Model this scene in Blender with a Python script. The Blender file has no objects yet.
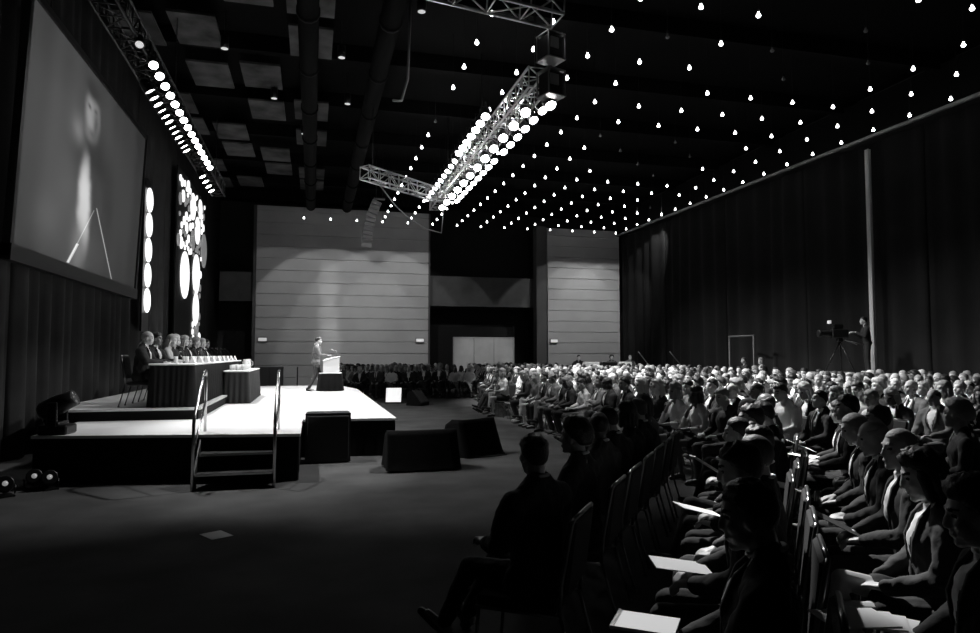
import bpy, math, random
from mathutils import Vector, Matrix, noise
random.seed(7)
PI = math.pi
sc = bpy.context.scene
COL = sc.collection
V = Vector

# ------------------------------------------------------------------ materials
MATS = {}
def mat(name, g, rough=.7, metal=0., bump=0., bscale=40., var=0., vscale=3., emit=0., sheen=0., spec=.5):
    """Grey procedural material: noise-varied colour and bump."""
    if name in MATS: return MATS[name]
    m = bpy.data.materials.new(name); m.use_nodes = True
    nt = m.node_tree; b = nt.nodes['Principled BSDF']
    b.inputs['Base Color'].default_value = (g, g, g, 1)
    b.inputs['Roughness'].default_value = rough
    b.inputs['Metallic'].default_value = metal
    b.inputs['Specular IOR Level'].default_value = spec
    if sheen: b.inputs['Sheen Weight'].default_value = sheen
    tc = nt.nodes.new('ShaderNodeTexCoord')
    if var:
        n = nt.nodes.new('ShaderNodeTexNoise'); n.inputs['Scale'].default_value = vscale; n.inputs['Detail'].default_value = 4
        r = nt.nodes.new('ShaderNodeMapRange')
        r.inputs['From Min'].default_value = .3; r.inputs['From Max'].default_value = .7
        r.inputs['To Min'].default_value = g*(1-var); r.inputs['To Max'].default_value = g*(1+var)
        nt.links.new(tc.outputs['Object'], n.inputs['Vector']); nt.links.new(n.outputs['Fac'], r.inputs['Value'])
        nt.links.new(r.outputs['Result'], b.inputs['Base Color'])
    if bump:
        n = nt.nodes.new('ShaderNodeTexNoise'); n.inputs['Scale'].default_value = bscale; n.inputs['Detail'].default_value = 3
        u = nt.nodes.new('ShaderNodeBump'); u.inputs['Strength'].default_value = bump; u.inputs['Distance'].default_value = .01
        nt.links.new(tc.outputs['Object'], n.inputs['Vector']); nt.links.new(n.outputs['Fac'], u.inputs['Height'])
        nt.links.new(u.outputs['Normal'], b.inputs['Normal'])
    if emit:
        b.inputs['Emission Color'].default_value = (1, 1, 1, 1); b.inputs['Emission Strength'].default_value = emit
    MATS[name] = m
    return m

M_BLACK = mat('black paint', .012, .6)
M_METAL = mat('black metal', .02, .35, .6)
M_STEEL = mat('steel', .45, .3, 1.)
M_CHROME = mat('bright steel', .6, .22, 1.)
M_TRUSS = mat('aluminium truss', .75, .3, .9)
M_CARPET = mat('carpet', .085, .95, bump=.5, bscale=220, var=.25, vscale=1.2, spec=.1)
M_STAGE = mat('white stage vinyl', .74, .55, var=.05, vscale=.7)
M_SKIRT = mat('black skirt cloth', .006, .9, bump=.2, bscale=60, spec=.2)
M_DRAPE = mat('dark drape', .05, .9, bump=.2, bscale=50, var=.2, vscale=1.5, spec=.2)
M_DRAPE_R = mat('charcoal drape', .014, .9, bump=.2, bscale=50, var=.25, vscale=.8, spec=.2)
M_WALLP = mat('grey wall panelling', .36, .6, var=.08, vscale=.8)
M_WALLD = mat('dark wall', .03, .8)
M_CEIL = mat('dark ceiling', .0035, .9, spec=.1)
M_CPAN = mat('ceiling panel grey', .055, .8, var=.8, vscale=1.6)
M_TABLE = mat('white table linen', .75, .8)
M_WHITE = mat('white laminate', .8, .5)
M_PAPER = mat('white paper', .85, .8, bump=.1, bscale=8)
M_GLASS = mat('frosted drinking glass', .75, .15)
M_CHAIR = mat('black chair fabric', .014, .85, bump=.3, bscale=120)
M_CHAIRG = mat('grey chair fabric', .13, .85, bump=.3, bscale=120)
M_BULB = mat('lit bulb', .9, .4, emit=9.)
M_BULBOFF = mat('unlit bulb', .25, .2)
M_LENS = mat('lit lamp lens', .9, .4, emit=14.)
M_LENSD = mat('bright lamp lens', .9, .4, emit=60.)
M_GOBO = mat('lit disc', .5, .5, emit=1.3)
M_GOBOD = mat('dim lit disc', .5, .5, emit=.16)
M_EXIT = mat('sign face', .7, .5, emit=.35)
M_WB = mat('grey movable partition', .42, .5, var=.08, vscale=2)

SKIN = [mat('skin light', .55, .5, bump=.05, bscale=90), mat('skin medium', .36, .5, bump=.05, bscale=90),
        mat('skin tan', .24, .45), mat('skin dark', .085, .4)]
HAIRM = [mat('hair black', .012, .5, bump=.5, bscale=90), mat('hair brown', .05, .5, bump=.5, bscale=90), mat('hair grey', .28, .6, bump=.5, bscale=90),
         mat('hair white', .6, .6, bump=.5, bscale=90), mat('hair blond', .42, .5, bump=.5, bscale=90)]
SUIT = [mat('suit black', .008, .85, bump=.25, bscale=30), mat('suit charcoal', .016, .85, bump=.25, bscale=30), mat('suit grey', .04, .85, bump=.25, bscale=30),
        mat('suit mid grey', .11, .85, bump=.25, bscale=30), mat('cloth white', .72, .85, bump=.2, bscale=30), mat('cloth light grey', .42, .85, bump=.25, bscale=30)]
M_SHIRT = mat('white shirt', .72, .8); M_TIE = mat('dark tie', .05, .6); M_SHOE = mat('black shoe leather', .015, .3)
M_EYE = mat('dark eye', .03, .2); M_LIP = mat('lip', .2, .5)

# ------------------------------------------------------------------ mesh builder
class MB:
    def __init__(s): s.v = []; s.f = []; s.m = []; s.sm = []
    def add(s, vs, fs, mi=0, smooth=False):
        b = len(s.v); s.v += [tuple(v) for v in vs]
        for f in fs: s.f.append(tuple(b+i for i in f)); s.m.append(mi); s.sm.append(smooth)
        return s
    def box(s, c, d, mi=0, rot=None, bev=0.):
        hx, hy, hz = d[0]/2, d[1]/2, d[2]/2; c = V(c)
        if bev and min(hx, hy, hz) > bev:
            vs = []; idx = {}
            for sx in (-1, 1):
                for sy in (-1, 1):
                    for sz in (-1, 1):
                        for a in range(3):
                            p = [sx*(hx-bev), sy*(hy-bev), sz*(hz-bev)]; p[a] = (sx*hx, sy*hy, sz*hz)[a]
                            idx[(sx, sy, sz, a)] = len(vs); vs.append(V(p))
            fs = []
            for a in range(3):
                o = [i for i in range(3) if i != a]
                for sg in (-1, 1):
                    q = []
                    for s1, s2 in ((-1, -1), (1, -1), (1, 1), (-1, 1)):
                        k = [0, 0, 0]; k[a] = sg; k[o[0]] = s1; k[o[1]] = s2; q.append(idx[(*k, a)])
                    if (sg < 0) != (a == 1): q.reverse()
                    fs.append(q)
                b1, b2 = o
                for s1 in (-1, 1):
                    for s2 in (-1, 1):
                        q = []
                        for sg, fa in ((-1, b1), (1, b1), (1, b2), (-1, b2)):
                            k = [0, 0, 0]; k[a] = sg; k[b1] = s1; k[b2] = s2; q.append(idx[(*k, fa)])
                        fs.append(q)
            for sx in (-1, 1):
                for sy in (-1, 1):
                    for sz in (-1, 1): fs.append([idx[(sx, sy, sz, a)] for a in range(3)])
        else:
            vs = [V((x, y, z)) for x in (-hx, hx) for y in (-hy, hy) for z in (-hz, hz)]
            fs = [(0, 1, 3, 2), (4, 6, 7, 5), (0, 4, 5, 1), (2, 3, 7, 6), (0, 2, 6, 4), (1, 5, 7, 3)]
        if rot is not None: vs = [rot @ v for v in vs]
        return s.add([v+c for v in vs], fs, mi)
    def cap(s, p0, p1, r0, r1=None, n=10, h=3, mi=0):
        """tapered capsule"""
        if r1 is None: r1 = r0
        p0 = V(p0); p1 = V(p1); d = p1-p0
        if d.length < 1e-6: d = V((0, 0, 1e-4)); p1 = p0+d
        d.normalize(); a = d.orthogonal().normalized(); b = d.cross(a)
        prof = [(p0-d*r0*math.cos(k*PI/2/h), r0*math.sin(k*PI/2/h)) for k in range(1, h+1)]
        prof += [(p1+d*r1*math.sin(k*PI/2/h), r1*math.cos(k*PI/2/h)) for k in range(0, h)]
        vs = [p0-d*r0]
        for c, r in prof: vs += [c+(a*math.cos(2*PI*i/n)+b*math.sin(2*PI*i/n))*r for i in range(n)]
        vs.append(p1+d*r1); L = len(prof); fs = []
        for i in range(n): fs.append((0, 1+(i+1) % n, 1+i))
        for k in range(L-1):
            for i in range(n):
                j = (i+1) % n; o = 1+k*n; fs.append((o+i, o+j, o+n+j, o+n+i))
        o = 1+(L-1)*n
        for i in range(n): fs.append((o+i, o+(i+1) % n, o+n))
        return s.add(vs, fs, mi, True)
    def ell(s, c, r, rot=None, nu=14, nv=9, mi=0):
        c = V(c); vs = [V((0, 0, -r[2]))]
        for j in range(1, nv):
            t = -PI/2+PI*j/nv
            vs += [V((r[0]*math.cos(t)*math.cos(2*PI*i/nu), r[1]*math.cos(t)*math.sin(2*PI*i/nu), r[2]*math.sin(t))) for i in range(nu)]
        vs.append(V((0, 0, r[2]))); fs = []
        for i in range(nu): fs.append((0, 1+(i+1) % nu, 1+i))
        for j in range(nv-2):
            for i in range(nu):
                k = (i+1) % nu; o = 1+j*nu; fs.append((o+i, o+k, o+nu+k, o+nu+i))
        o = 1+(nv-2)*nu
        for i in range(nu): fs.append((o+i, o+(i+1) % nu, o+nu))
        if rot is not None: vs = [rot @ v for v in vs]
        return s.add([v+c for v in vs], fs, mi, True)
    def tube(s, pts, r, n=8, mi=0):
        pts = [V(p) for p in pts]; vs = []; fs = []; L = len(pts); a = None
        for i, p in enumerate(pts):
            d = (pts[min(i+1, L-1)]-pts[max(i-1, 0)]).normalized()
            a = d.orthogonal().normalized() if a is None else (a-d*a.dot(d)).normalized()
            b = d.cross(a); rr = r[i] if isinstance(r, (list, tuple)) else r
            vs += [p+(a*math.cos(2*PI*k/n)+b*math.sin(2*PI*k/n))*rr for k in range(n)]
        for i in range(L-1):
            for k in range(n):
                j = (k+1) % n; fs.append((i*n+k, i*n+j, (i+1)*n+j, (i+1)*n+k))
        fs.append(tuple(range(n))[::-1]); fs.append(tuple((L-1)*n+k for k in range(n)))
        return s.add(vs, fs, mi, True)
    def lathe(s, prof, c=(0, 0, 0), n=14, mi=0, axis=None):
        """prof: (radius, height) list; capped when a radius is > 0 at an end"""
        c = V(c); R = V((0, 0, 1)).rotation_difference(V(axis)).to_matrix() if axis is not None else Matrix.Identity(3)
        vs = []; fs = []
        for r, z in prof: vs += [R @ V((r*math.cos(2*PI*k/n), r*math.sin(2*PI*k/n), z))+c for k in range(n)]
        for i in range(len(prof)-1):
            for k in range(n):
                j = (k+1) % n; fs.append((i*n+k, i*n+j, (i+1)*n+j, (i+1)*n+k))
        fs.append(tuple(range(n))[::-1]); fs.append(tuple((len(prof)-1)*n+k for k in range(n)))
        return s.add(vs, fs, mi, True)
    def prism(s, poly, z0, z1, mi=0):
        n = len(poly); vs = [(x, y, z0) for x, y in poly]+[(x, y, z1) for x, y in poly]
        fs = [tuple(range(n))[::-1], tuple(range(n, 2*n))]+[(i, (i+1) % n, n+(i+1) % n, n+i) for i in range(n)]
        return s.add(vs, fs, mi)
    def mesh(s, name, mats):
        me = bpy.data.meshes.new(name); me.from_pydata(s.v, [], s.f)
        for m in (mats if isinstance(mats, (list, tuple)) else [mats]): me.materials.append(m)
        me.polygons.foreach_set('material_index', s.m); me.polygons.foreach_set('use_smooth', s.sm); me.update()
        return me
    def build(s, name, mats, parent=None, loc=(0, 0, 0), rz=0.):
        o = bpy.data.objects.new(name, s.mesh(name, mats)); COL.objects.link(o)
        o.location = loc; o.rotation_euler = (0, 0, rz)
        if parent is not None: o.parent = parent
        return o

def tag(o, label, cat, group=None, kind=None):
    o['label'] = label; o['category'] = cat
    if group: o['group'] = group
    if kind: o['kind'] = kind
    return o
def thing(name, label, cat, loc=(0, 0, 0), rz=0., group=None):
    o = bpy.data.objects.new(name, None); COL.objects.link(o); o.empty_display_size = .1
    o.location = loc; o.rotation_euler = (0, 0, rz)
    return tag(o, label, cat, group)
def struct(name, mb, m, label=None):
    o = mb.build(name, m); o['kind'] = 'structure'
    if label: o['label'] = label
    return o
def copy_tree(o, parent=None):
    c = o.copy(); COL.objects.link(c)
    if parent is not None: c.parent = parent
    for ch in list(o.children): copy_tree(ch, c)
    return c
ORD = 'zeroth first second third fourth fifth sixth seventh eighth ninth tenth eleventh twelfth thirteenth fourteenth fifteenth sixteenth seventeenth eighteenth nineteenth twentieth'.split()
def ordn(i):
    return ORD[i] if i < len(ORD) else ('twenty-' if i < 30 else 'thirty-')+ORD[i % 10] if i % 10 else '%dth' % i

WORK = bpy.data.scenes.new('work')
def remesh(mb, voxel, smooth=3, fac=.5):
    o = bpy.data.objects.new('tmp', mb.mesh('tmp', [M_BLACK])); WORK.collection.objects.link(o)
    r = o.modifiers.new('r', 'REMESH'); r.mode = 'VOXEL'; r.voxel_size = voxel; r.use_smooth_shade = True
    if smooth:
        k = o.modifiers.new('s', 'SMOOTH'); k.factor = fac; k.iterations = smooth
    vl = WORK.view_layers[0]; vl.update(); dg = vl.depsgraph
    me = bpy.data.meshes.new_from_object(o.evaluated_get(dg))
    old = o.data; bpy.data.objects.remove(o); bpy.data.meshes.remove(old)
    me.materials.clear()
    return me

# ------------------------------------------------------------------ people
ARMS = {  # elbow, wrist, hand direction, curl for side s (+1 = left hand)
    'lap':   lambda s: ((.03, s*.27, .77), (.25, s*.13, .655), (.9, -s*.35, -.2), .35),
    'hold':  lambda s: ((.05, s*.27, .76), (.29, s*.15, .70), (.85, -s*.45, .1), .7),
    'write': lambda s: ((.06, s*.28, .77), (.29, s*.11-.02, .69), (.8, -s*.5, -.15), .75),
    'clasp': lambda s: ((.04, s*.26, .76), (.27, s*.085, .66), (.75, -s*.65, -.1), .6),
    'cross': lambda s: ((.11, s*.25, .80), (.22, -s*.02, .83+.03*s), (-.05, -s*1., .05), .25),
    'chin':  lambda s: ((.24, s*.17, .74), (.185, s*.06, .99), (-.25, -s*.2, .9), .8) if s < 0 else ((.06, .25, .77), (.26, -.02, .72), (.5, -.8, 0), .4),
    'knee':  lambda s: ((.10, s*.27, .80), (.33, s*.13, .68), (.9, 0, -.45), .3),
    'lectern': lambda s: ((.08, s*.28, 1.16), (.34, s*.17, 1.17), (.9, -s*.3, .05), .4),
    'camera': lambda s: ((.10, s*.27, 1.14), (.33, s*.15, 1.28), (.9, -s*.2, .2), .8),
    'down':  lambda s: ((-.03, s*.26, 1.12), (.05, s*.25, .88), (.15, 0, -1), .35),
    'folded': lambda s: ((.11, s*.25, 1.17), (.22, -s*.02, 1.18+.03*s), (-.05, -s*1., .05), .25),
    'table': lambda s: ((.12, s*.27, .80), (.36, s*.13, .79), (.9, -s*.3, -.1), .35),
}
def legs_pose(p, s):
    if p == 'cross' and s < 0: return [(0, -.09, .54), (.45, -.01, .655), (.55, .15, .30), (.67, .17, .21)]
    if p == 'ext': return [(0, s*.09, .54), (.45, s*.12, .52), (.70, s*.11, .11), (.83, s*.14, .14)]
    if p == 'tuck': return [(0, s*.09, .54), (.44, s*.10, .53), (.30, s*.10, .11), (.44, s*.13, .05)]
    if p == 'stand': return [(0, s*.09, .93), (.025, s*.10, .50), (-.01, s*.11, .09), (.15, s*.14, .045)]
    if p == 'stride': return [(0, s*.09, .93), (.05+.07*s, s*.09, .50), (-.06+.16*s, s*.10, .10), (.09+.16*s, s*.12, .045)]
    return [(0, s*.09, .54), (.44, s*.115, .53), (.41, s*.125, .11), (.56, s*.155, .05)]

SK_C = V((-.012, 0, .022)); SK_R = (.100, .079, .102)
def hairline(dx):
    pts = [(-1, -.80), (-.5, -.72), (-.2, -.30), (.02, -.22), (.14, -.02), (.42, .18), (.60, .46), (1, .60)]
    for (a, u), (b, w) in zip(pts, pts[1:]):
        if dx <= b: return u+(w-u)*(dx-a)/(b-a)
    return .62
def hair_mesh(style, hc, R, sd=0, nu=32, nv=22):
    """hair shell over the skull in world (figure) space"""
    th = dict(short=.010, crop=.005, bald=.006, long=.018, bob=.022, bun=.011, curly=.045, wavy=.026, cap=.012)[style]
    vs = []; keep = []
    for j in range(nv+1):
        t = -PI/2+PI*j/nv
        for i in range(nu):
            d = V((math.cos(t)*math.cos(2*PI*i/nu), math.cos(t)*math.sin(2*PI*i/nu), math.sin(t)))
            h = d.z-hairline(d.x)
            if style in ('long', 'bob', 'wavy') and d.x < .35: h = max(h, .2 if d.z > -.75 else -.1)
            if style == 'bald': h = min(h, .42-d.z+.35*max(0, -d.x))
            if style == 'cap': h = d.z-.12
            k = max(-1., min(1., h/.30)) if h > 0 else max(-1., h/.14)
            nz = noise.noise(d*(9 if style in ('curly', 'wavy') else 5)+V((sd*3.1, 0, 0)))
            off = (th*(1+.35*nz)*(.55+.45*max(0, d.z+.3)) if k > 0 else .02)*k if style not in ('curly',) else (th*(1+.3*nz) if k > 0 else .03)*k
            if style in ('short', 'bob', 'wavy') and d.z > .3: off += .012*max(0, nz+.4)
            p = V((d.x*(SK_R[0]+off), d.y*(SK_R[1]+off), d.z*(SK_R[2]+off)))
            vs.append(hc+R @ (SK_C+p)); keep.append(h > -.16)
    fs = []
    for j in range(nv):
        for i in range(nu):
            q = (j*nu+i, j*nu+(i+1) % nu, (j+1)*nu+(i+1) % nu, (j+1)*nu+i)
            if all(keep[k] for k in q): fs.append(q)
    mb = MB(); mb.add(vs, fs, 0, True)
    P = lambda x, y, z: hc+R @ V((x, y, z))
    if style == 'long':
        for a in range(9):
            an = PI*(.5+a/8.)+(0 if a else .0)
            x, y = .088*math.cos(an)*1.05-.012, .084*math.sin(an)
            mb.cap(P(x, y, .0), P(x*1.12-.01, y*1.15, -.20-.03*math.sin(a*2.1)), .024, .016, 8, 2)
    if style == 'bob' or style == 'wavy':
        for a in range(9):
            an = PI*(.42+1.16*a/8.)
            x, y = .09*math.cos(an)-.012, .085*math.sin(an)
            mb.cap(P(x, y, .02), P(x*1.1, y*1.12, -.10), .027, .02, 8, 2)
    if style == 'bun': mb.ell(P(-.115, 0, .055), (.045, .05, .045), R)
    if style == 'cap': mb.ell(P(-.01, 0, .075), (.108, .09, .06), R)
    return mb

def compact(me_v, faces):
    used = sorted({i for f in faces for i in f}); ix = {k: n for n, k in enumerate(used)}
    return [me_v[i] for i in used], [tuple(ix[i] for i in f) for f in faces]

def person_parts(lean=.05, hyaw=0., hpitch=0., htilt=0., arms='lap', legs='flat', hair='short', dress='suit', tie=False, sd=0,
                 vb=.009, vc=.012, shape=1., collar=True):
    """Returns {part: (mesh builder or mesh)} of one figure facing +X, seat height .46 when sitting."""
    stand = legs in ('stand', 'stride'); skirt = dress in ('skirt', 'dress', 'skirtsuit')
    if dress == 'skirtsuit': dress = 'suit'
    hz = .95 if stand else .545
    hip = V((0, 0, hz)); u = V((math.sin(lean), 0, math.cos(lean))); fw = V((math.cos(lean), 0, -math.sin(lean)))
    T = lambda x, y, h: hip+u*h+fw*x+V((0, y, 0))
    nb = T(-.005, 0, .545)
    R = (Matrix.Rotation(hyaw, 3, 'Z') @ Matrix.Rotation(lean*.6+hpitch, 3, 'Y') @ Matrix.Rotation(htilt, 3, 'X'))
    hc = nb+V((0, 0, .045))+R @ V((.035, 0, .105))
    w = shape*1.13; bx = 1.12 if shape >= 1 else 1.
    def torso(mb, e):
        mb.ell(T(-.01, 0, .0), (.115+e, .165*w+e, .11+e), None)
        mb.cap(T(-.005, -.06*w, .05), T(-.005, -.055*w, .30), .10+e, .105+e); mb.cap(T(-.005, .06*w, .05), T(-.005, .055*w, .30), .10+e, .105+e)
        mb.ell(T(.0, 0, .33), (.115+e, .165*w+e, .17+e), Matrix.Rotation(lean, 3, 'Y'))
        mb.cap(T(-.015, -.155*w, .445), T(-.015, .155*w, .445), .065+e, .065+e)
        mb.cap(T(-.02, -.14*w, .455), T(-.02, -.03, .545), .052+e, .046+e); mb.cap(T(-.02, .14*w, .455), T(-.02, .03, .545), .052+e, .046+e)
    A = {}
    for s in (-1, 1):
        el, wr, hd, curl = ARMS[arms](s)
        rel = .95 if stand else .545
        dz = V((math.sin(lean)*.22, 0, 0)) if arms not in ('chin', 'lap', 'knee') else V((math.sin(lean)*.10, 0, 0))
        A[s] = (T(-.012, s*.19*w, .445), V(el)+dz, V(wr)+dz, V(hd).normalized(), curl)
    body = MB(); torso(body, -.012)
    for s in (-1, 1):
        sh, el, wr, hd, curl = A[s]
        body.cap(sh, el, .05*bx, .04*bx); body.cap(el, wr, .040*bx, .026)
        # hand: palm, four fingers of unequal length, thumb from the side
        side = V((0, s, 0)); side = (side-hd*side.dot(hd)); side = side.normalized() if side.length > .2 else V((0, 0, 1.)).cross(hd).normalized()
        up = hd.cross(side)*s
        if up.z < 0: up = -up
        kn = wr+hd*.085
        for k in range(4):
            o = (k-1.5)*.0205
            body.cap(wr+hd*.01+side*o*.5, kn+side*o, .016, .0125, 8, 2)
            L = (.062, .078, .074, .064)[k] if s < 0 else (.064, .074, .078, .062)[k]
            d1 = (hd*math.cos(curl*.8)-up*math.sin(curl*.8)); d2 = (hd*math.cos(curl*1.9)-up*math.sin(curl*1.9))
            m_ = kn+side*o+d1*L*.55
            body.cap(kn+side*o, m_, .0105, .0098, 8, 2); body.cap(m_, m_+d2*L*.5, .0098, .008, 8, 2)
        tb = wr+hd*.03-side*.026; tm = tb+(hd*.7-side*.65-up*.25).normalized()*.04
        body.cap(tb, tm, .013, .011, 8, 2); body.cap(tm, tm+(hd*.9-side*.1-up*.35).normalized()*.032, .011, .009, 8, 2)
        a, b, c, d = [V(p) for p in legs_pose(legs, s)]
        body.cap(a, b, .078, .054); body.cap(b, c, .052, .034); body.cap(b+(c-b)*.28+(V((-.02, 0, 0))), b+(c-b)*.45, .05, .04)
        body.cap(c+V((-.035, 0, -.045)), d, .032, .026)
    body.cap(nb+V((-.01, 0, -.03)), hc+R @ V((-.026, 0, -.05)), .062, .058)
    H = lambda x, y, z: hc+R @ V((x, y, z))
    body.ell(hc+R @ SK_C, SK_R, R, 18, 12)
    body.ell(H(.028, 0, -.045), (.066, .058, .072), R); body.ell(H(.066, 0, -.098), (.026, .028, .020), R)
    body.ell(H(.055, .038, -.02), (.03, .024, .03), R); body.ell(H(.055, -.038, -.02), (.03, .024, .03), R)
    body.cap(H(.086, 0, .020), H(.101, 0, -.024), .0095, .0155, 8, 2)
    body.cap(H(.081, -.034, .036), H(.081, .034, .036), .0105, .0105, 8, 2)
    body.cap(H(.090, -.018, -.063), H(.090, .018, -.063), .0095, .0095, 8, 2)
    for s in (-1, 1): body.ell(H(-.006, s*.080, -.012), (.02, .011, .033), R, 10, 7)
    bm = remesh(body, vb, 2)
    # face: eye sockets pressed in, dark eyes, brows and lips as own materials (slot 1 eye, 2 brow=hair, 3 lip)
    eyes = [H(.083, s*.033, .012) for s in (-1, 1)]
    for v in bm.vertices:
        if (v.co-hc).length < .16:
            for e in eyes:
                q = (v.co-e).length
                if q < .024: v.co -= (R @ V((1, 0, 0)))*.009*(1-q/.024)
    Ri = R.inverted()
    for p in bm.polygons:
        c = p.center
        if (c-hc).length < .17:
            l = Ri @ (c-hc)
            if l.x > .05:
                if (abs(abs(l.y)-.033)/.014)**2+((l.z-.012)/.008)**2 < 1: p.material_index = 1
                elif abs(abs(l.y)-.034) < .02 and abs(l.z-.039) < .006: p.material_index = 2
                elif abs(l.y) < .026 and abs(l.z+.063) < .009 and l.x > .075: p.material_index = 3
    parts = {'body': bm}
    hm = hair_mesh(hair, hc, R, sd)
    parts['hair'] = hm.mesh('hair', [])
    top = MB()
    if dress in ('suit', 'shirt', 'dress', 'skirt'):
        e = (.022 if dress == 'suit' else .012) if dress != 'shirt' else .008
        torso(top, e)
        if dress == 'suit':
            top.cap(T(.0, -.11*w, -.03), T(0, .11*w, -.03), .125, .125)
        for s in (-1, 1):
            sh, el, wr, hd, curl = A[s]
            if dress == 'suit':
                top.cap(sh+V((0, 0, -.01)), el, .078*bx, .065*bx); top.cap(el, wr+(el-wr)*.08, .064*bx, .043)
            elif dress == 'shirt':
                top.cap(sh, el, .066*bx, .055*bx); top.cap(el, wr+(el-wr)*.1, .054*bx, .036)
            else:
                top.cap(sh, el, .056, .047); top.cap(el, wr+(el-wr)*.35, .046, .036)
        tm = remesh(top, vc, 2)
        vcs = [v.co.copy() for v in tm.vertices]
        # cloth folds
        for v, c in zip(tm.vertices, vcs):
            n = noise.noise(c*11+V((sd, 0, 0)))+.5*noise.noise(c*23)
            v.co = c+v.normal*(.011*n)
        vcs = [v.co.copy() for v in tm.vertices]
        front, back = [], []
        for p in tm.polygons:
            l = p.center-hip; h = l.dot(u); f_ = l.dot(fw)
            isf = p.normal.dot(fw) > .05 and f_ > .02 and abs(l.y) < (h-.20)*.27 and .2 < h < .58 and dress == 'suit' and abs(l.y) < .09
            if dress == 'suit' and h > .47 and abs(l.y) < .05 and f_ > .02: isf = True
            (front if isf else back).append(tuple(p.vertices))
        a, b = compact(vcs, back); tb = MB(); tb.add(a, b, 0, True)
        if dress == 'suit':   # lapels
            for s in (-1, 1):
                q = [T(.125, s*.035, .24), T(.12, s*.085, .36), T(.085, s*.075, .47), T(.03, s*.062, .545)]
                tb.tube(q, [.007, .017, .017, .012], 6)
        parts['jacket' if dress == 'suit' else ('blouse' if dress in ('dress', 'skirt') else 'shirt')] = tb.mesh('top', [])
        if front:
            a, b = compact(vcs, front); sb = MB(); sb.add(a, b, 0, True)
            sb.tube([nb+V((.066*math.cos(t)-.008, .068*math.sin(t), .025-.02*math.cos(t))) for t in [2*PI*k/12 for k in range(13)]], .011, 6)
            parts['shirt'] = sb.mesh('shirt', [])
        if tie: 
            tq = MB(); tq.tube([T(.075, 0, .525), T(.122, 0, .43), T(.128, 0, .32), T(.125, 0, .22)], [.016, .017, .024, .02], 6)
            parts['tie'] = tq.mesh('tie', [])
    low = MB(); e = .014
    if skirt:
        for s in (-1, 1):
            a, b, c, d = [V(p) for p in legs_pose(legs, s)]
            low.cap(a, a+(b-a)*.60, .10, .086)
        low.cap((0, -.07, hz), (0, .07, hz), .125, .125); low.cap((.1, -.04, hz+.02), (.1, .04, hz+.02), .09, .09); low.cap((.26, -.03, hz+.035), (.26, .03, hz+.035), .07, .07)
        lname = 'skirt'
    else:
        low.ell((-.005, 0, hz), (.125, .17*w, .12))
        for s in (-1, 1):
            a, b, c, d = [V(p) for p in legs_pose(legs, s)]
            low.cap(a, b, .094, .068); low.cap(b, c+(b-c)*.03, .066, .055)
        lname = 'trousers'
    lm = remesh(low, vc, 2)
    for v in lm.vertices:
        c = v.co.copy(); v.co = c+v.normal*(.006*(noise.noise(c*10+V((sd, 5, 0)))+.5*noise.noise(c*22)))
    parts[lname] = lm
    for s in (-1, 1):
        sh = MB()
        a, b, c, d = [V(p) for p in legs_pose(legs, s)]
        dn = (b-c).normalized(); toe = (d-c); toe = (toe-dn*toe.dot(dn)).normalized()
        heel = c-dn*.062-toe*.035
        sh.cap(heel, heel+toe*.10, .034, .038, 10, 3); sh.cap(heel+toe*.08, heel+toe*.215-dn*.008, .040, .028, 10, 3)
        sh.box(heel+toe*.01-dn*.03, (.05, .05, .03), 0, V((1, 0, 0)).rotation_difference(toe).to_matrix())
        if lname == 'trousers': sh.cap(heel+dn*.02, c+dn*.02, .036, .040, 10, 3)
        parts['shoe' if s < 0 else 'shoe+'] = sh.mesh('shoe', [])
    return parts

ROLE = dict(body=0, hair=1, jacket=2, blouse=2, shirt=3, tie=4, trousers=5, skirt=5, shoe=6)
def inst_person(parts, mats, label, loc, rz, group=None, scale=1., cat='person', shirt_is_top=False):
    """parts share mesh data; materials are linked per object"""
    root = None
    for nm, me in parts.items():
        if not me.materials:
            for k in range(4 if nm == 'body' else 1): me.materials.append(mats['skin'])
        o = bpy.data.objects.new('person' if nm == 'body' else nm.rstrip('+'), me); COL.objects.link(o)
        key = {'body': 'skin', 'hair': 'hair', 'jacket': 'top', 'blouse': 'top', 'shirt': 'top' if 'jacket' not in parts else 'shirt',
               'tie': 'tie', 'trousers': 'low', 'skirt': 'low', 'shoe': 'shoe'}[nm.rstrip('+')]
        lst = [mats['skin'], M_EYE, mats['hair'], mats.get('lip', M_LIP)] if nm == 'body' else [mats[key]]
        for k, m in enumerate(lst):
            o.material_slots[k].link = 'OBJECT'; o.material_slots[k].material = m
        if nm == 'body':
            root = o; o.location = loc; o.rotation_euler = (0, 0, rz); o.scale = (scale,)*3; tag(o, label, cat, group)
        else: o.parent = root
    return root
def mset(skin=0, hair=0, top=0, low=None, shirt=M_SHIRT, tie=M_TIE, shoe=M_SHOE):
    return dict(skin=SKIN[skin], hair=HAIRM[hair], top=SUIT[top], low=SUIT[top if low is None else low], shirt=shirt, tie=tie, shoe=shoe, lip=SKIN[min(3, skin+1)])

def merged(parts):
    """one single mesh with seven slots, for figures too small to show their parts"""
    mb = MB()
    for nm, me in parts.items():
        r = ROLE[nm.rstrip('+')] if not (nm == 'shirt' and 'jacket' not in parts) else 2
        b = len(mb.v); mb.v += [tuple(v.co) for v in me.vertices]
        for p in me.polygons:
            mb.f.append(tuple(b+i for i in p.vertices)); mb.sm.append(True)
            mb.m.append({1: 6, 2: 1, 3: 0}.get(p.material_index, 0) if nm == 'body' else r)
    return mb

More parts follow.
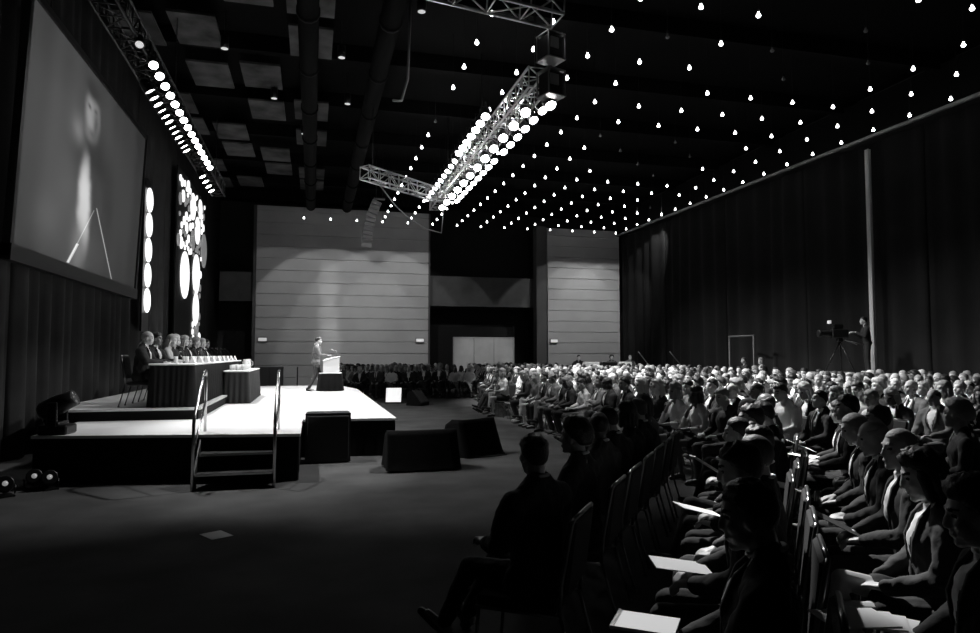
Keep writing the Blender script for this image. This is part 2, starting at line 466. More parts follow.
# ================================================================== setting
struct('floor', MB().box((6, 17, -.1), (34, 46, .2)), M_CARPET)
struct('ceiling', MB().box((6, 17, 10.3), (34, 46, .2)), M_CEIL)
struct('wall_left', MB().box((-5.1, 17, 5.1), (.2, 46, 10.2)), M_WALLD)
struct('wall_right', MB().box((17.6, 17, 5.1), (.2, 46, 10.2)), M_WALLD)
struct('wall_far', MB().box((6, 39.5, 5.1), (34, .2, 10.2)), M_WALLD)
struct('wall_near', MB().box((6, -5.6, 5.1), (34, .2, 10.2)), M_WALLD)

def panel_wall(name, x0, x1, y, z1, thick=.5):
    mb = MB(); z = 0; h = .605
    mb.box(((x0+x1)/2, y+thick/2+.02, z1/2), (x1-x0, thick-.04, z1))
    while z < z1-.02:
        t = min(h, z1-z); mb.box(((x0+x1)/2, y+.02, z+t/2), (x1-x0, .06, t-.022), 0, None, .008); z += h
    return struct(name, mb, M_WALLP)
panel_wall('wall_back', -2.82, 5.95, 36.0, 9.35)
panel_wall('wall_back_right', 12.72, 17.1, 36.0, 8.9)
struct('trim_1', MB().box((12.4, 36.4, 4.5), (.6, .6, 9.0)), mat('pilaster grey', .07, .8))
struct('trim_2', MB().box((9.1, 37.0, 5.25), (6.3, .3, 1.55)).box((9.1, 36.86, 6.06), (6.3, .06, .06)).box((9.1, 36.86, 4.46), (6.3, .06, .06)), mat('balcony grey', .085, .8, var=.1))
struct('trim_3', MB().box((-3.8, 37.0, 5.25), (1.7, .3, 1.5)), mat('balcony grey', .085))
struct('trim_4', MB().box((9.1, 38.6, 8.2), (6.6, .2, 3.9)).box((9.1, 38.6, 2.2), (6.6, .2, 4.4)), mat('recess black', .006, .9))
struct('trim_5', MB().box((-2.9, 36.6, 4.7), (.14, 1.2, 9.3)).box((5.98, 36.6, 4.7), (.14, 1.2, 9.3)), mat('pilaster grey', .07))
# light rail over the right-hand drape
struct('trim_6', MB().box((16.95, 16, 8.62), (.10, 40, .09)).box((16.98, 16, 9.3), (.05, 40, 1.2), 1), [mat('rail grey', .30, .5), M_CEIL])
# ceiling structure: deck ribs and hung panels
rb = MB()
for i in range(12): rb.box((6, -3+i*3.6, 9.98), (24, .22, .45))
struct('trim_7', rb, M_CEIL)
cp = MB(); n = 0
for i in range(6):
    for j in range(9):
        x = -4.2+i*1.35; y = 12.4+j*2.5
        if (i*7+j*5) % 3 == 0 or i > 3: continue
        cp.box((x, y, 9.55+.1*((i+j) % 2)), (1.05, 1.7, .06))
struct('trim_8', cp, M_CPAN)
for i, x in enumerate((-.2, 1.6)):
    dk = MB().tube([(x, 8, 9.3), (x, 35.5, 9.3)], .24, 12)
    for k in range(9): dk.tube([(x, 9+k*3, 9.28), (x, 9.12+k*3, 9.28)], .265, 12)
    struct('trim_%d' % (9+i), dk, mat('duct grey', .004, .8, spec=.1))

def drape(name, x, y0, y1, z0, z1, amp, pitch, m, sgn=1, label=None):
    nu = int((y1-y0)/pitch*7); nv = 6; vs = []; fs = []
    for i in range(nu+1):
        y = y0+(y1-y0)*i/nu
        for j in range(nv+1):
            f = j/nv; z = z0+(z1-z0)*f
            a = amp*(1.25-.45*f)
            dx = a*math.sin(2*PI*y/pitch+.8*math.sin(y*1.7)+.25*math.sin(f*3+y))+a*.45*math.sin(2*PI*y/pitch*.37+2)
            vs.append((x+dx, y+.03*math.sin(3*f+y*2), z))
    for i in range(nu):
        for j in range(nv):
            k = i*(nv+1)+j; q = (k, k+1, k+nv+2, k+nv+1); fs.append(q if sgn < 0 else q[::-1])
    mb = MB(); mb.add(vs, fs, 0, True); o = mb.build(name, m)
    md = o.modifiers.new('thick', 'SOLIDIFY'); md.thickness = .015
    return o
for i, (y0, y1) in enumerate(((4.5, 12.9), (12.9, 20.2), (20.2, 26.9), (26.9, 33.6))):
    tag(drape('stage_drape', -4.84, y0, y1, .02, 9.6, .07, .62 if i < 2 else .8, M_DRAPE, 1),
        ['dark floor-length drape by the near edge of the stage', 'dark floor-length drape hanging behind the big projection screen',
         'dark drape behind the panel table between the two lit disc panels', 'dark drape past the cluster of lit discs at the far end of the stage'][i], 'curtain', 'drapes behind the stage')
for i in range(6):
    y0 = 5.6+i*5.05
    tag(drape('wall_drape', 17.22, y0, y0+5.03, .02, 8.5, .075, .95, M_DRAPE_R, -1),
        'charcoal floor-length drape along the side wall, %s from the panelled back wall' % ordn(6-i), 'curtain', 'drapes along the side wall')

# screen -------------------------------------------------------------
def screen_mat():
    m = bpy.data.materials.new('projected picture'); m.use_nodes = True; nt = m.node_tree; b = nt.nodes['Principled BSDF']
    b.inputs['Base Color'].default_value = (.05, .05, .05, 1); b.inputs['Roughness'].default_value = .8
    tc = nt.nodes.new('ShaderNodeTexCoord'); sp = nt.nodes.new('ShaderNodeSeparateXYZ'); nt.links.new(tc.outputs['Generated'], sp.inputs[0])
    nz = nt.nodes.new('ShaderNodeTexNoise'); nz.inputs['Scale'].default_value = 5; nz.inputs['Detail'].default_value = 4
    nt.links.new(tc.outputs['Generated'], nz.inputs['Vector'])
    def M(op, a, c=None):
        n = nt.nodes.new('ShaderNodeMath'); n.operation = op
        for i, q in enumerate((a, c)):
            if q is None: continue
            if isinstance(q, (int, float)): n.inputs[i].default_value = q
            else: nt.links.new(q, n.inputs[i])
        return n.outputs[0]
    w1 = M('MULTIPLY', M('SUBTRACT', nz.outputs['Fac'], .5), .06)
    U = M('ADD', sp.outputs['Y'], w1); W = M('ADD', sp.outputs['Z'], M('MULTIPLY', w1, 1.2))
    def blob(a, c, su, sv, g, tilt=0., hard=1.):
        du = M('SUBTRACT', U, a); dv = M('SUBTRACT', W, c)
        if tilt: du = M('ADD', du, M('MULTIPLY', dv, tilt))
        r = M('ADD', M('POWER', M('ABSOLUTE', M('DIVIDE', du, su)), 2.), M('POWER', M('ABSOLUTE', M('DIVIDE', dv, sv)), 2.))
        if hard != 1.: r = M('POWER', r, hard)
        return M('MULTIPLY', M('EXPONENT', M('MULTIPLY', r, -1.)), g)
    def over(tot, g, *args, **kw):
        k = blob(*args[:4], 1., *args[4:]); return M('ADD', M('MULTIPLY', tot, M('SUBTRACT', 1., k)), M('MULTIPLY', k, g))
    tot = M('ADD', blob(.34, .62, .42, .60, .055), .012)
    tot = M('ADD', tot, M('MULTIPLY', M('SINE', M('MULTIPLY', sp.outputs['Y'], 46.)), .004))
    tot = over(tot, .03, .80, .60, .12, .5, 0, 1.5)
    for g, *a_ in [(.010, .47, .38, .22, .40, 0, 2.2), (.07, .27, .36, .12, .24, .1), (.09, .20, .17, .09, .11), (.05, .40, .12, .2, .14), (.16, .34, .66, .05, .065), (.28, .437, .79, .062, .115, 0, 2.4),
                   (.025, .44, .925, .065, .05, 0, 1.5), (.06, .41, .825, .016, .014), (.06, .465, .83, .014, .014), (.10, .445, .70, .035, .02), (.07, .47, .76, .03, .09), (.60, .425, .33, .052, .22, .05, 2.2),
                   (.16, .40, .10, .05, .14), (.010, .535, .47, .028, .13, 0, 2)]: tot = over(tot, g, *a_)
    tot = M('MAXIMUM', tot, .005)
    def line(u0, v0, u1, v1, wd, g):
        t = M('DIVIDE', M('SUBTRACT', sp.outputs['Z'], v0), v1-v0)
        x = M('ADD', M('MULTIPLY', t, u1-u0), u0)
        k = M('LESS_THAN', M('ABSOLUTE', M('SUBTRACT', sp.outputs['Y'], x)), wd)
        k = M('MULTIPLY', k, M('LESS_THAN', M('ABSOLUTE', M('SUBTRACT', t, .5)), .5))
        return M('MULTIPLY', k, g)
    tot = M('ADD', tot, line(.338, .01, .51, .33, .0035, .25)); tot = M('ADD', tot, line(.338, .01, .40, .12, .010, .5)); tot = M('ADD', tot, line(.725, .01, .53, .35, .0045, .4))
    nt.links.new(tot, b.inputs['Emission Strength']); b.inputs['Emission Color'].default_value = (1, 1, 1, 1)
    return m
t = thing('projection_screen', 'large hanging screen showing a blurred speaker behind two microphones', 'screen', (-4.63, 15.95, 3.49)); t.rotation_euler = (0, .042, 0)
MB().box((.0, 0, 2.025), (.03, 7.65, 4.05)).build('picture', screen_mat(), t)
fr = MB()
for s in (-1, 1): fr.box((0, s*3.88, 2.0), (.12, .11, 4.4))
fr.box((0, 0, 4.11), (.12, 7.87, .12)); fr.box((0, 0, -.13), (.16, 7.87, .26))
fr.build('frame', mat('screen frame', .012, .5), t)
for s in (-1, 1): MB().tube([(0, s*3, 4.1), (0, s*3, 6.4)], .012, 6).build('hanging_cable', M_METAL, t)

# lit disc panels behind the stage -----------------------------------
def disc(mb, y, z, r, d=.03):
    n = 24 if r > .2 else 10
    mb.lathe([(r, 0), (r, d), (r*.9, d+.015)], (0, y, z), n, 0, (1, 0, 0))
t = thing('lit_disc_column', 'tall column of five glowing discs beside the big screen', 'wall light', (-4.56, 20.95, 2.55))
MB().box((-.05, 0, 2.0), (.05, .78, 4.3), 0).build('backing', M_METAL, t)
for k in range(5): d_ = MB(); disc(d_, 0, .73+k*.715, .345); d_.build('disc', M_GOBO, t)
random.seed(3)
t = thing('lit_disc_cluster', 'tall cluster of big and small glowing discs near the far end of the stage', 'wall light', (-4.56, 29.6, 2.1))
MB().box((-.05, -1.2, 3.0), (.05, 6.6, 6.4)).build('backing', mat('panel black', .008, .8), t)
BIG = [(-2.95, 2.55, .86, 1), (-.5, 2.85, .80, 1), (-.42, 1.45, .66, 1), (-.45, 4.62, .55, 1), (-1.5, 4.05, .40, 0), (-1.6, 5.35, .52, 1), (-.1, .72, .34, 0), (.1, 5.6, .40, 1)]
for y, z, r, l in BIG: d_ = MB(); disc(d_, y, z, r); d_.build('disc', M_GOBO if l else M_GOBOD, t)
d_ = MB(); disc(d_, 1.25, 4.05, .72); d_.build('disc', M_GOBOD, t)
occ = [q[:3] for q in BIG]+[(1.25, 4.05, .72)]
k = tries = 0
while k < 66 and tries < 9000:
    tries += 1; y = random.gauss(-1.8, 1.5); z = random.uniform(.3, 5.9); r = random.choice((.09, .12, .16, .22))
    if abs(y+1.5) > 2.9 or (z < 3.4 and (abs(y+.2) > .9)) or any(math.hypot(y-a, z-b) < r+c+.03 for a, b, c in occ): continue
    occ.append((y, z, r)); d_ = MB(); disc(d_, y, z, r); d_.build('small_disc', M_GOBO if random.random() < .6 else M_GOBOD, t); k += 1

# stage --------------------------------------------------------------
SZ = .65
poly = [(-3.68, 10.55), (-.15, 9.92), (-.15, 12.1), (1.43, 11.95), (1.40, 22.4), (.95, 25.3), (-4.35, 25.3), (-4.35, 13.2), (-3.72, 13.0)]
t = thing('stage', 'low white-topped stage with black skirted sides', 'stage', (0, 0, 0))
MB().prism(poly, SZ-.04, SZ).build('deck', M_STAGE, t)
mb = MB(); ins = [(x+(.02 if x < -1 else -.02), y+(.02 if y < 18 else -.02)) for x, y in poly]
for (x0, y0), (x1, y1) in zip(ins, ins[1:]+ins[:1]):
    L = math.hypot(x1-x0, y1-y0); n = max(2, int(L/.07)); nx, ny = (y1-y0)/L, -(x1-x0)/L
    vs = []
    for i in range(n+1):
        f = i/n; o = .012*math.sin(i*2.1)+.006*math.sin(i*.7)-.012
        vs += [(x0+(x1-x0)*f+nx*o, y0+(y1-y0)*f+ny*o, .01), (x0+(x1-x0)*f+nx*o*.6, y0+(y1-y0)*f+ny*o*.6, SZ-.042)]
    mb.add(vs, [(2*i, 2*i+2, 2*i+3, 2*i+1) for i in range(n)], 0, True)
mb.build('skirt', M_SKIRT, t)
# panel riser
RZ = .85
t = thing('riser', 'low riser platform under the long panel table', 'platform', (0, 0, SZ))
MB().box((-3.05, 17.0, .18), (2.4, 8.9, .04)).build('deck', M_STAGE, t)
MB().box((-3.05, 17.0, .08), (2.34, 8.84, .16)).build('skirt', M_SKIRT, t)
MB().box((-1.845, 17.0, .185), (.012, 8.9, .03)).build('edge_strip', mat('edge strip', .4, .5), t)

def pleated(mb, x0, y0, x1, y1, z0, z1, pitch=.09, amp=.014, flare=.03, r=.06):
    """pleated cloth hanging round a rectangle with rounded corners"""
    pts = []
    for cx_, cy_, a0 in ((x1-r, y1-r, 0), (x0+r, y1-r, 90), (x0+r, y0+r, 180), (x1-r, y0+r, 270)):
        for k in range(5):
            a = math.radians(a0+k*22.5); pts.append((cx_+r*math.cos(a), cy_+r*math.sin(a), math.cos(a), math.sin(a)))
    pts.append(pts[0]); dense = []
    for a, b in zip(pts, pts[1:]):
        n = max(1, int(math.hypot(b[0]-a[0], b[1]-a[1])/(pitch/6)))
        for i in range(n): f = i/n; dense.append(tuple(a[k]+(b[k]-a[k])*f for k in range(4)))
    N = len(dense); vs = []; s = 0
    for i, (x, y, nx, ny) in enumerate(dense):
        w_ = math.sin(i*2*PI/6+.6*math.sin(i*.21)); w2 = .5*math.sin(i*.33)
        for f in (0, .35, .75, 1): o = (amp*(w_+w2)+flare)*f; vs.append((x+nx*o, y+ny*o, z1+(z0-z1)*f))
    fs = []
    for i in range(N):
        j = (i+1) % N
        for k in range(3): fs.append((i*4+k, i*4+k+1, j*4+k+1, j*4+k))
    mb.add(vs, fs, 0, True); mb.add([(p[0], p[1], z1) for p in dense], [tuple(range(N))], 0)
    return mb
t = thing('panel_table', 'long panel table with white top and black pleated skirt', 'table', (-2.33, 16.6, RZ))
MB().box((0, 0, .735), (.74, 7.9, .03), 0, None, .01).build('tabletop', M_TABLE, t)
pleated(MB(), -.36, -3.94, .36, 3.94, .01, .72).build('skirt', M_SKIRT, t)
t = thing('drinks_table', 'small black-skirted table full of water glasses on the stage floor', 'table', (-1.66, 17.9, SZ))
MB().box((0, 0, .725), (.56, 3.2, .03), 0, None, .01).build('tabletop', M_TABLE, t)
pleated(MB(), -.27, -1.59, .27, 1.59, .01, .71, .13, .02, .03).build('skirt', mat('drinks skirt', .022, .85, bump=.2, bscale=60), t)
g_mesh = MB().lathe([(.026, 0), (.03, .004), (.036, .12), (.033, .12), (.028, .012)], n=12).mesh('glass', M_GLASS)
j_mesh = MB().lathe([(.05, 0), (.062, .02), (.062, .12), (.045, .19), (.05, .24), (.045, .24), (.04, .19), (.055, .12), (.055, .03)], n=14).tube([(.06, 0, .06), (.11, 0, .09), (.11, 0, .17), (.05, 0, .2)], .009, 6).mesh('pitcher', M_GLASS)
k = 0
for i in range(9):
    for j in range(3):
        o = bpy.data.objects.new('water_glass', g_mesh); COL.objects.link(o); o.location = (-1.82+j*.13, 16.75+i*.16, SZ+.741); k += 1
        tag(o, 'water glass on the small drinks table, %s row from the stairs, %s from the panel table' % (ordn(i+1), ordn(j+1)), 'glass', 'glasses on the drinks table')
for i in range(7):
    o = bpy.data.objects.new('water_pitcher', j_mesh); COL.objects.link(o); o.location = (-1.66, 18.35+i*.17, SZ+.741); o.rotation_euler.z = i
    tag(o, 'clear water pitcher on the drinks table, %s from the water glasses' % ordn(i+1), 'pitcher', 'pitchers on the drinks table')
for i in range(9):
    y = 13.15+i*.84
    t = thing('table_microphone', 'gooseneck microphone on the panel table, %s from the stairs end' % ordn(i+1), 'microphone', (-2.22, y+.2, RZ+.751), 0, 'panel microphones')
    MB().lathe([(.06, 0), (.06, .02), (.02, .035)], n=12).build('base', M_METAL, t)
    MB().tube([(0, 0, .03), (-.02, 0, .2), (-.12, 0, .30)], .006, 6).cap((-.12, 0, .30), (-.15, 0, .31), .014, .014, 8, 2).build('gooseneck', M_METAL, t)
    mbc = MB(); mbc.add([(0, -.11, 0), (0, .11, 0), (-.05, .11, .12), (-.05, -.11, .12), (-.1, .11, 0), (-.1, -.11, 0)], [(0, 1, 2, 3), (3, 2, 4, 5), (0, 3, 5), (1, 4, 2), (0, 5, 4, 1)])
    o = mbc.build('name_card', M_PAPER, None, (-2.02, y, RZ+.751)); tag(o, 'folded white name card on the panel table, %s from the stairs end' % ordn(i+1), 'name card', 'panel name cards')
    for q, dx in enumerate((-.16, .0)):
        o = bpy.data.objects.new('drinking_glass', g_mesh); COL.objects.link(o); o.location = (-2.15+dx, y-.27+.12*q, RZ+.751)
        tag(o, 'drinking glass in front of the %s panelist from the stairs, %s' % (ordn(i+1), ('behind its pair', 'nearer the table edge')[q]), 'glass', 'glasses on the panel table')

# stairs with rails
t = thing('stage_stairs', 'black steps with steel handrails at the stage edge', 'stairs', (-.97, 10.0, 0))
for k, (z, y) in enumerate(((.21, -.30), (.43, -.04))):
    tr = MB().box((0, y-.02, z-.02), (.96, .28, .035)).build('tread', M_BLACK, t)
    MB().box((0, y-.168, z-.015), (.96, .02, .03)).build('nosing', M_CHROME, tr)
sb = MB()
for s in (-1, 1): sb.prism([(-.36, 0), (-.42, .0), (-.42, .19), (.1, .62), (.1, .5)], -.012, .012)
for s in (-1, 1):
    m_ = MB(); m_.add([(s*.48, y, z) for y, z in ((-.5, .01), (-.36, .01), (.0, .36), (0, .6), (-.5, .2))]+[(s*.5, y, z) for y, z in ((-.5, .01), (-.36, .01), (.0, .36), (0, .6), (-.5, .2))],
        [(0, 1, 2, 3, 4), (9, 8, 7, 6, 5)]+[(i, 5+i, 5+(i+1) % 5, (i+1) % 5) for i in range(5)])
    m_.build('stringer', M_BLACK, t)
    rl = MB().tube([(s*.5, -.52, .0), (s*.5, -.50, .85), (s*.5, -.44, .97), (s*.5, .30, 1.50), (s*.5, .42, 1.52), (s*.5, .47, 1.42), (s*.5, .47, .66)], .021, 10)
    rl.tube([(s*.5, -.50, .50), (s*.5, .47, 1.10)], .016, 8)
    rl.build('handrail', M_CHROME, t)
# stage loudspeakers -------------------------------------------------
t = thing('stage_loudspeaker', 'upright black loudspeaker box tucked against the notch of the stage', 'loudspeaker', (.26, 11.66, 0), 0)
MB().prism([(-.36, -.25), (.36, -.25), (.33, .22), (-.33, .22)], .02, .80).build('cabinet', M_METAL, t)
MB().box((0, -.265, .41), (.66, .02, .70), 0, None, .008).build('grille', mat('speaker grille', .014, .7, bump=.6, bscale=300), t)
MB().box((-.30, 0, .01), (.06, .4, .03)).box((.30, 0, .01), (.06, .4, .03)).build('foot', M_BLACK, t)
MB().tube([(-.375, 0, .42), (-.40, 0, .45), (-.40, 0, .55), (-.375, 0, .58)], .012, 6).build('handle', M_METAL, t)
def floor_speaker(x, y, rz, w, h, label, cl):
    t = thing('floor_loudspeaker', label, 'loudspeaker', (x, y, 0), rz, 'cloth covered floor loudspeakers')
    mb = MB(); prof = [(-.30, .0), (-.34, .06), (-.12, h), (.16, h-.03), (.30, .28), (.30, 0)]
    n = len(prof); vs = [(-w/2, a, b) for a, b in prof]+[(w/2, a, b) for a, b in prof]
    mb.add(vs, [tuple(range(n)), tuple(range(n, 2*n))[::-1]]+[(i, n+i, n+(i+1) % n, (i+1) % n) for i in range(n)])
    mb.build('cabinet', M_METAL, t)
    # cloth cover with slack hem
    cvs = []; fs = []; N = 40; M = 8
    per = []
    for k in range(N):
        a = 2*PI*k/N; ca, sa = math.cos(a), math.sin(a)
        q = max(abs(ca), abs(sa)); per.append((ca/q*(w/2+.02), sa/q*.33))
    for j in range(M+1):
        f = j/M
        for k, (x_, y_) in enumerate(per):
            wob = .02*math.sin(k*1.7)*(1-f)+.015*math.sin(k*.9+cl)
            zt = h+.02-.10*max(0, y_/.33)
            z_ = .012+f*zt+(.03*abs(math.sin(k*.8+cl)) if j == 0 else 0)
            sh = 1+.14*(1-f)+wob; yy = y_*(1-.45*f)*sh+ (.03*f)
            cvs.append((x_*(1+.05*(1-f)+wob*.5), yy, z_))
    for j in range(M):
        for k in range(N): fs.append((j*N+k, j*N+(k+1) % N, (j+1)*N+(k+1) % N, (j+1)*N+k))
    fs.append(tuple(M*N+k for k in range(N)))
    cm = MB(); cm.add(cvs, fs, 0, True); cm.build('cloth_cover', mat('speaker cover', .004, 1., bump=.25, bscale=25, spec=.1), t)
    return t
floor_speaker(1.64, 10.55, .02, 1.02, .56, 'wider cloth covered black floor loudspeaker near the stage corner', 0)
floor_speaker(2.72, 11.78, .5, .78, .60, 'narrower cloth covered black floor loudspeaker facing the seats', 2)
o = MB().tube([(2.6, 11.35, .012), (2.95, 11.38, .012), (3.3, 11.55, .012), (3.32, 11.72, .012), (3.05, 11.75, .012)], .014, 6).build('cable', M_BLACK); tag(o, 'black cable looped beside the narrower floor loudspeaker', 'cable')
t = thing('confidence_monitor', 'tilted monitor with a bright white screen facing the stage', 'monitor', (2.82, 24.6, 0), -.12)
m_ = MB(); m_.add([(-.30, -.02, .02), (.30, -.02, .02), (.32, .22, .58), (-.28, .22, .58), (-.30, .5, .02), (.30, .5, .02), (.32, .30, .56), (-.28, .30, .56)], [(0, 1, 2, 3), (3, 2, 6, 7), (5, 4, 7, 6), (0, 3, 7, 4), (1, 5, 6, 2), (0, 4, 5, 1)]); m_.build('housing', M_METAL, t)
m_ = MB(); m_.add([(-.27, -.018, .06), (.27, -.018, .06), (.29, .198, .55), (-.25, .198, .55), (-.27, -.006, .06), (.27, -.006, .06), (.29, .21, .55), (-.25, .21, .55)], [(0, 1, 2, 3), (7, 6, 5, 4), (0, 4, 5, 1), (3, 2, 6, 7), (0, 3, 7, 4), (1, 5, 6, 2)]); m_.build('screen', mat('lit monitor screen', .8, .4, emit=.85), t)
t = thing('wedge_loudspeaker', 'black wedge loudspeaker on the floor beside the bright monitor', 'loudspeaker', (3.55, 23.6, 0), .9)
m_ = MB(); pf = [(-.28, 0), (-.30, .1), (.05, .52), (.25, .44), (.28, 0)]; n = 5
m_.add([(-.3, a, b) for a, b in pf]+[(.3, a, b) for a, b in pf], [tuple(range(n)), tuple(range(n, 2*n))[::-1]]+[(i, n+i, n+(i+1) % n, (i+1) % n) for i in range(n)]); m_.build('cabinet', M_METAL, t)
m_ = MB(); m_.add([(-.26, -.305, .13), (.26, -.305, .13), (.26, -.0, .50), (-.26, .0, .50), (-.26, -.285, .11), (.26, -.285, .11), (.26, .02, .48), (-.26, .02, .48)], [(0, 1, 2, 3), (7, 6, 5, 4), (0, 4, 5, 1), (3, 2, 6, 7), (0, 3, 7, 4), (1, 5, 6, 2)]); m_.build('grille', mat('wedge grille', .06, .6, bump=.5, bscale=200), t)
t = thing('stage_wedge', 'small black wedge loudspeaker sitting by the far corner of the stage', 'loudspeaker', (1.75, 21.9, 0), 1.2)
m_ = MB(); m_.add([(-.25, a, b) for a, b in [(q[0]*.8, q[1]+.0) for q in pf]]+[(.25, a, b) for a, b in [(q[0]*.8, q[1]) for q in pf]], [tuple(range(n)), tuple(range(n, 2*n))[::-1]]+[(i, n+i, n+(i+1) % n, (i+1) % n) for i in range(n)]); m_.build('cabinet', M_METAL, t)
MB().box((0, .02, .50), (.3, .12, .03)).build('handle', M_METAL, t)
o = MB().box((0, 0, .004), (.21, .28, .003)).build('paper_sheet', M_PAPER, None, (-.88, 7.16, 0), .55); tag(o, 'single paper sheet lying on the open carpet', 'paper')
# moving head light
def moving_head(x, y, z, rz, label, sc_=1.):
    t = thing('moving_head_light', label, 'stage light', (x, y, z), rz); t.scale = (sc_,)*3
    MB().box((0, 0, .07), (.38, .34, .13), 0, None, .02).build('base', M_METAL, t)
    y_ = MB()
    for s in (-1, 1): y_.box((0, s*.16, .28), (.13, .045, .34), 0, None, .012)
    y_.box((0, 0, .155), (.16, .34, .04)); y_.build('yoke', M_METAL, t)
    h = MB().lathe([(.10, -.24), (.13, -.2), (.14, .0), (.12, .12), (.115, .24), (.10, .24)], (0, 0, .40), 16, 0, V((.85, 0, .42))).build('head', M_METAL, t)
    MB().lathe([(.095, .235), (.095, .246)], (0, 0, .40), 16, 0, V((.85, 0, .42))).build('lens', mat('unlit lens', .12, .1), h)
    return t
moving_head(-3.42, 10.72, SZ, -.1, 'black moving-head stage light at the near corner of the stage', 1.0)
def floor_par(x, y, rz, label):
    t = thing('floor_lamp_can', label, 'stage light', (x, y, 0), rz, 'floor cans by the drape')
    MB().box((0, 0, .012), (.22, .16, .024)).tube([(0, -.11, .02), (0, -.11, .13)], .01, 6).tube([(0, .11, .02), (0, .11, .13)], .01, 6).build('yoke', M_METAL, t)
    h = MB().lathe([(.05, -.13), (.085, -.08), (.095, .1), (.08, .1)], (0, 0, .14), 14, 0, V((.8, -.25, .3))).build('can', M_METAL, t)
    MB().lathe([(.032, .10), (.032, .108)], (0, 0, .14), 12, 0, V((.8, -.25, .3))).build('lens', mat('small glint lens', .4, .2, emit=.2), h)  # weak emission stands in for the glint on the lens
floor_par(-3.52, 10.25, -.9, 'small floor lamp can against the skirted stage side, nearest the stairs')
floor_par(-3.30, 10.12, -.9, 'small floor lamp can by the corner of the stage skirt')
floor_par(-3.66, 9.75, -.9, 'small floor lamp can farthest out from the stage, by the near drape')

# lectern ------------------------------------------------------------
t = thing('lectern_table', 'small table with a black pleated skirt under the white lectern', 'table', (.53, 21.5, SZ))
MB().box((0, 0, .54), (.68, .72, .03), 0, None, .01).build('tabletop', M_TABLE, t)
pleated(MB(), -.35, -.37, .35, .37, .01, .53, .16, .02, .04, .15).build('skirt', M_SKIRT, t)
t = thing('lectern', 'white tabletop lectern lit brightly in front of the speaker', 'lectern', (.55, 21.5, SZ+.556))
m_ = MB(); q = [(-.24, 0), (.24, 0), (.24, .46), (-.24, .34)]
m_.add([(a, -.3, b) for a, b in q]+[(a, .3, b) for a, b in q], [(0, 1, 2, 3), (7, 6, 5, 4), (0, 4, 5, 1), (1, 5, 6, 2), (2, 6, 7, 3), (3, 7, 4, 0)]); m_.build('body', M_WHITE, t)
Ry = Matrix.Rotation(-.245, 3, 'Y')
MB().box((0, 0, .425), (.54, .66, .025), 0, Ry, .008).build('reading_surface', M_WHITE, t)
t2 = thing('lectern_microphone', 'thin gooseneck microphone on the white lectern', 'microphone', (.72, 21.35, SZ+1.045))
MB().lathe([(.03, 0), (.03, .02)], n=10).build('base', M_METAL, t2)
MB().tube([(0, 0, .02), (-.02, 0, .15), (-.14, .02, .22)], .006, 6).cap((-.14, .02, .22), (-.18, .02, .215), .017, .017, 8, 2).build('gooseneck', mat('mic grey', .3, .4, .5), t2)
o = MB().box((0, 0, 0), (.3, .22, .006)).build('speech_pages', M_PAPER, None, (.50, 21.5, SZ+.556+.436)); o.rotation_euler = (0, -.245, .1); tag(o, 'speech pages lying on the white lectern top', 'paper')

# signs, partition board, back-wall details --------------------------
for x, y, l in ((-2.45, 35.97, 'small lit sign at the stage end of the panelled back wall'), (5.5, 35.97, 'small lit sign at the recess end of the big panelled wall'), (13.05, 35.97, 'small lit sign on the narrower panelled wall')):
    t = thing('exit_sign', l, 'sign', (x, y, 2.35), 0, 'small lit signs on the back wall')
    MB().box((0, -.04, .17), (.46, .08, .26), 0, None, .015).build('housing', mat('sign housing', .2, .5), t)
    MB().box((0, -.085, .17), (.40, .012, .16)).build('face', M_EXIT, t)
t = thing('partition_board', 'wide pale movable partition standing in the dark recess', 'partition', (9.1, 36.3, 0))
for k in range(3): MB().box((-1.13+k*1.13, 0, 1.36), (1.11, .06, 2.62), 0, None, .01).build('panel', M_WB, t)
fr = MB().box((0, 0, 2.69), (3.44, .09, .05)).box((-1.71, 0, 1.35), (.05, .09, 2.68)).box((1.71, 0, 1.35), (.05, .09, 2.68)).box((0, 0, .03), (3.44, .09, .05)); fr.build('frame', mat('partition frame', .5, .4, .5), t)
t = thing('service_cabinet', 'grey equipment cabinet against the back wall behind the stage', 'cabinet', (-2.05, 35.2, 0))
MB().box((0, 0, .58), (1.3, .6, 1.16), 0, None, .02).build('body', mat('cabinet dark', .05, .6), t)
MB().box((-.33, -.31, .58), (.6, .03, 1.05), 0, None, .01).build('door', mat('cabinet dark', .05), t); MB().box((.33, -.31, .58), (.6, .03, 1.05), 0, None, .01).build('door', mat('cabinet dark', .05), t)
t = thing('barrier_post', 'thin dark post standing by the back wall beside the speaker', 'post', (-.72, 35.1, 0)); MB().tube([(0, 0, .02), (0, 0, 1.15)], .03, 8).build('pole', M_METAL, t); MB().lathe([(.2, 0), (.2, .02), (.04, .05)], n=14).build('base', M_METAL, t)

# line array hanging in front of the back wall
t = thing('line_array', 'hanging curved stack of grey loudspeakers in front of the panelled wall', 'loudspeaker', (1.88, 25.0, 5.75))
for k in range(10):
    MB().box((-.02+.004*k*k, .0, .06+k*.165), (.36, .34, .15), 0, Matrix.Rotation(.10+.035*k, 3, 'Y') @ Matrix.Rotation(-.3+.03*k, 3, 'X'), .015).build('cabinet', mat('array grey', .30, .5), t)
MB().box((.42, 0, 1.74), (.4, .3, .05)).tube([(.30, 0, 1.75), (.30, 0, 3.6)], .012, 6).tube([(.54, 0, 1.75), (.54, 0, 3.6)], .012, 6).build('rigging', M_METAL, t)

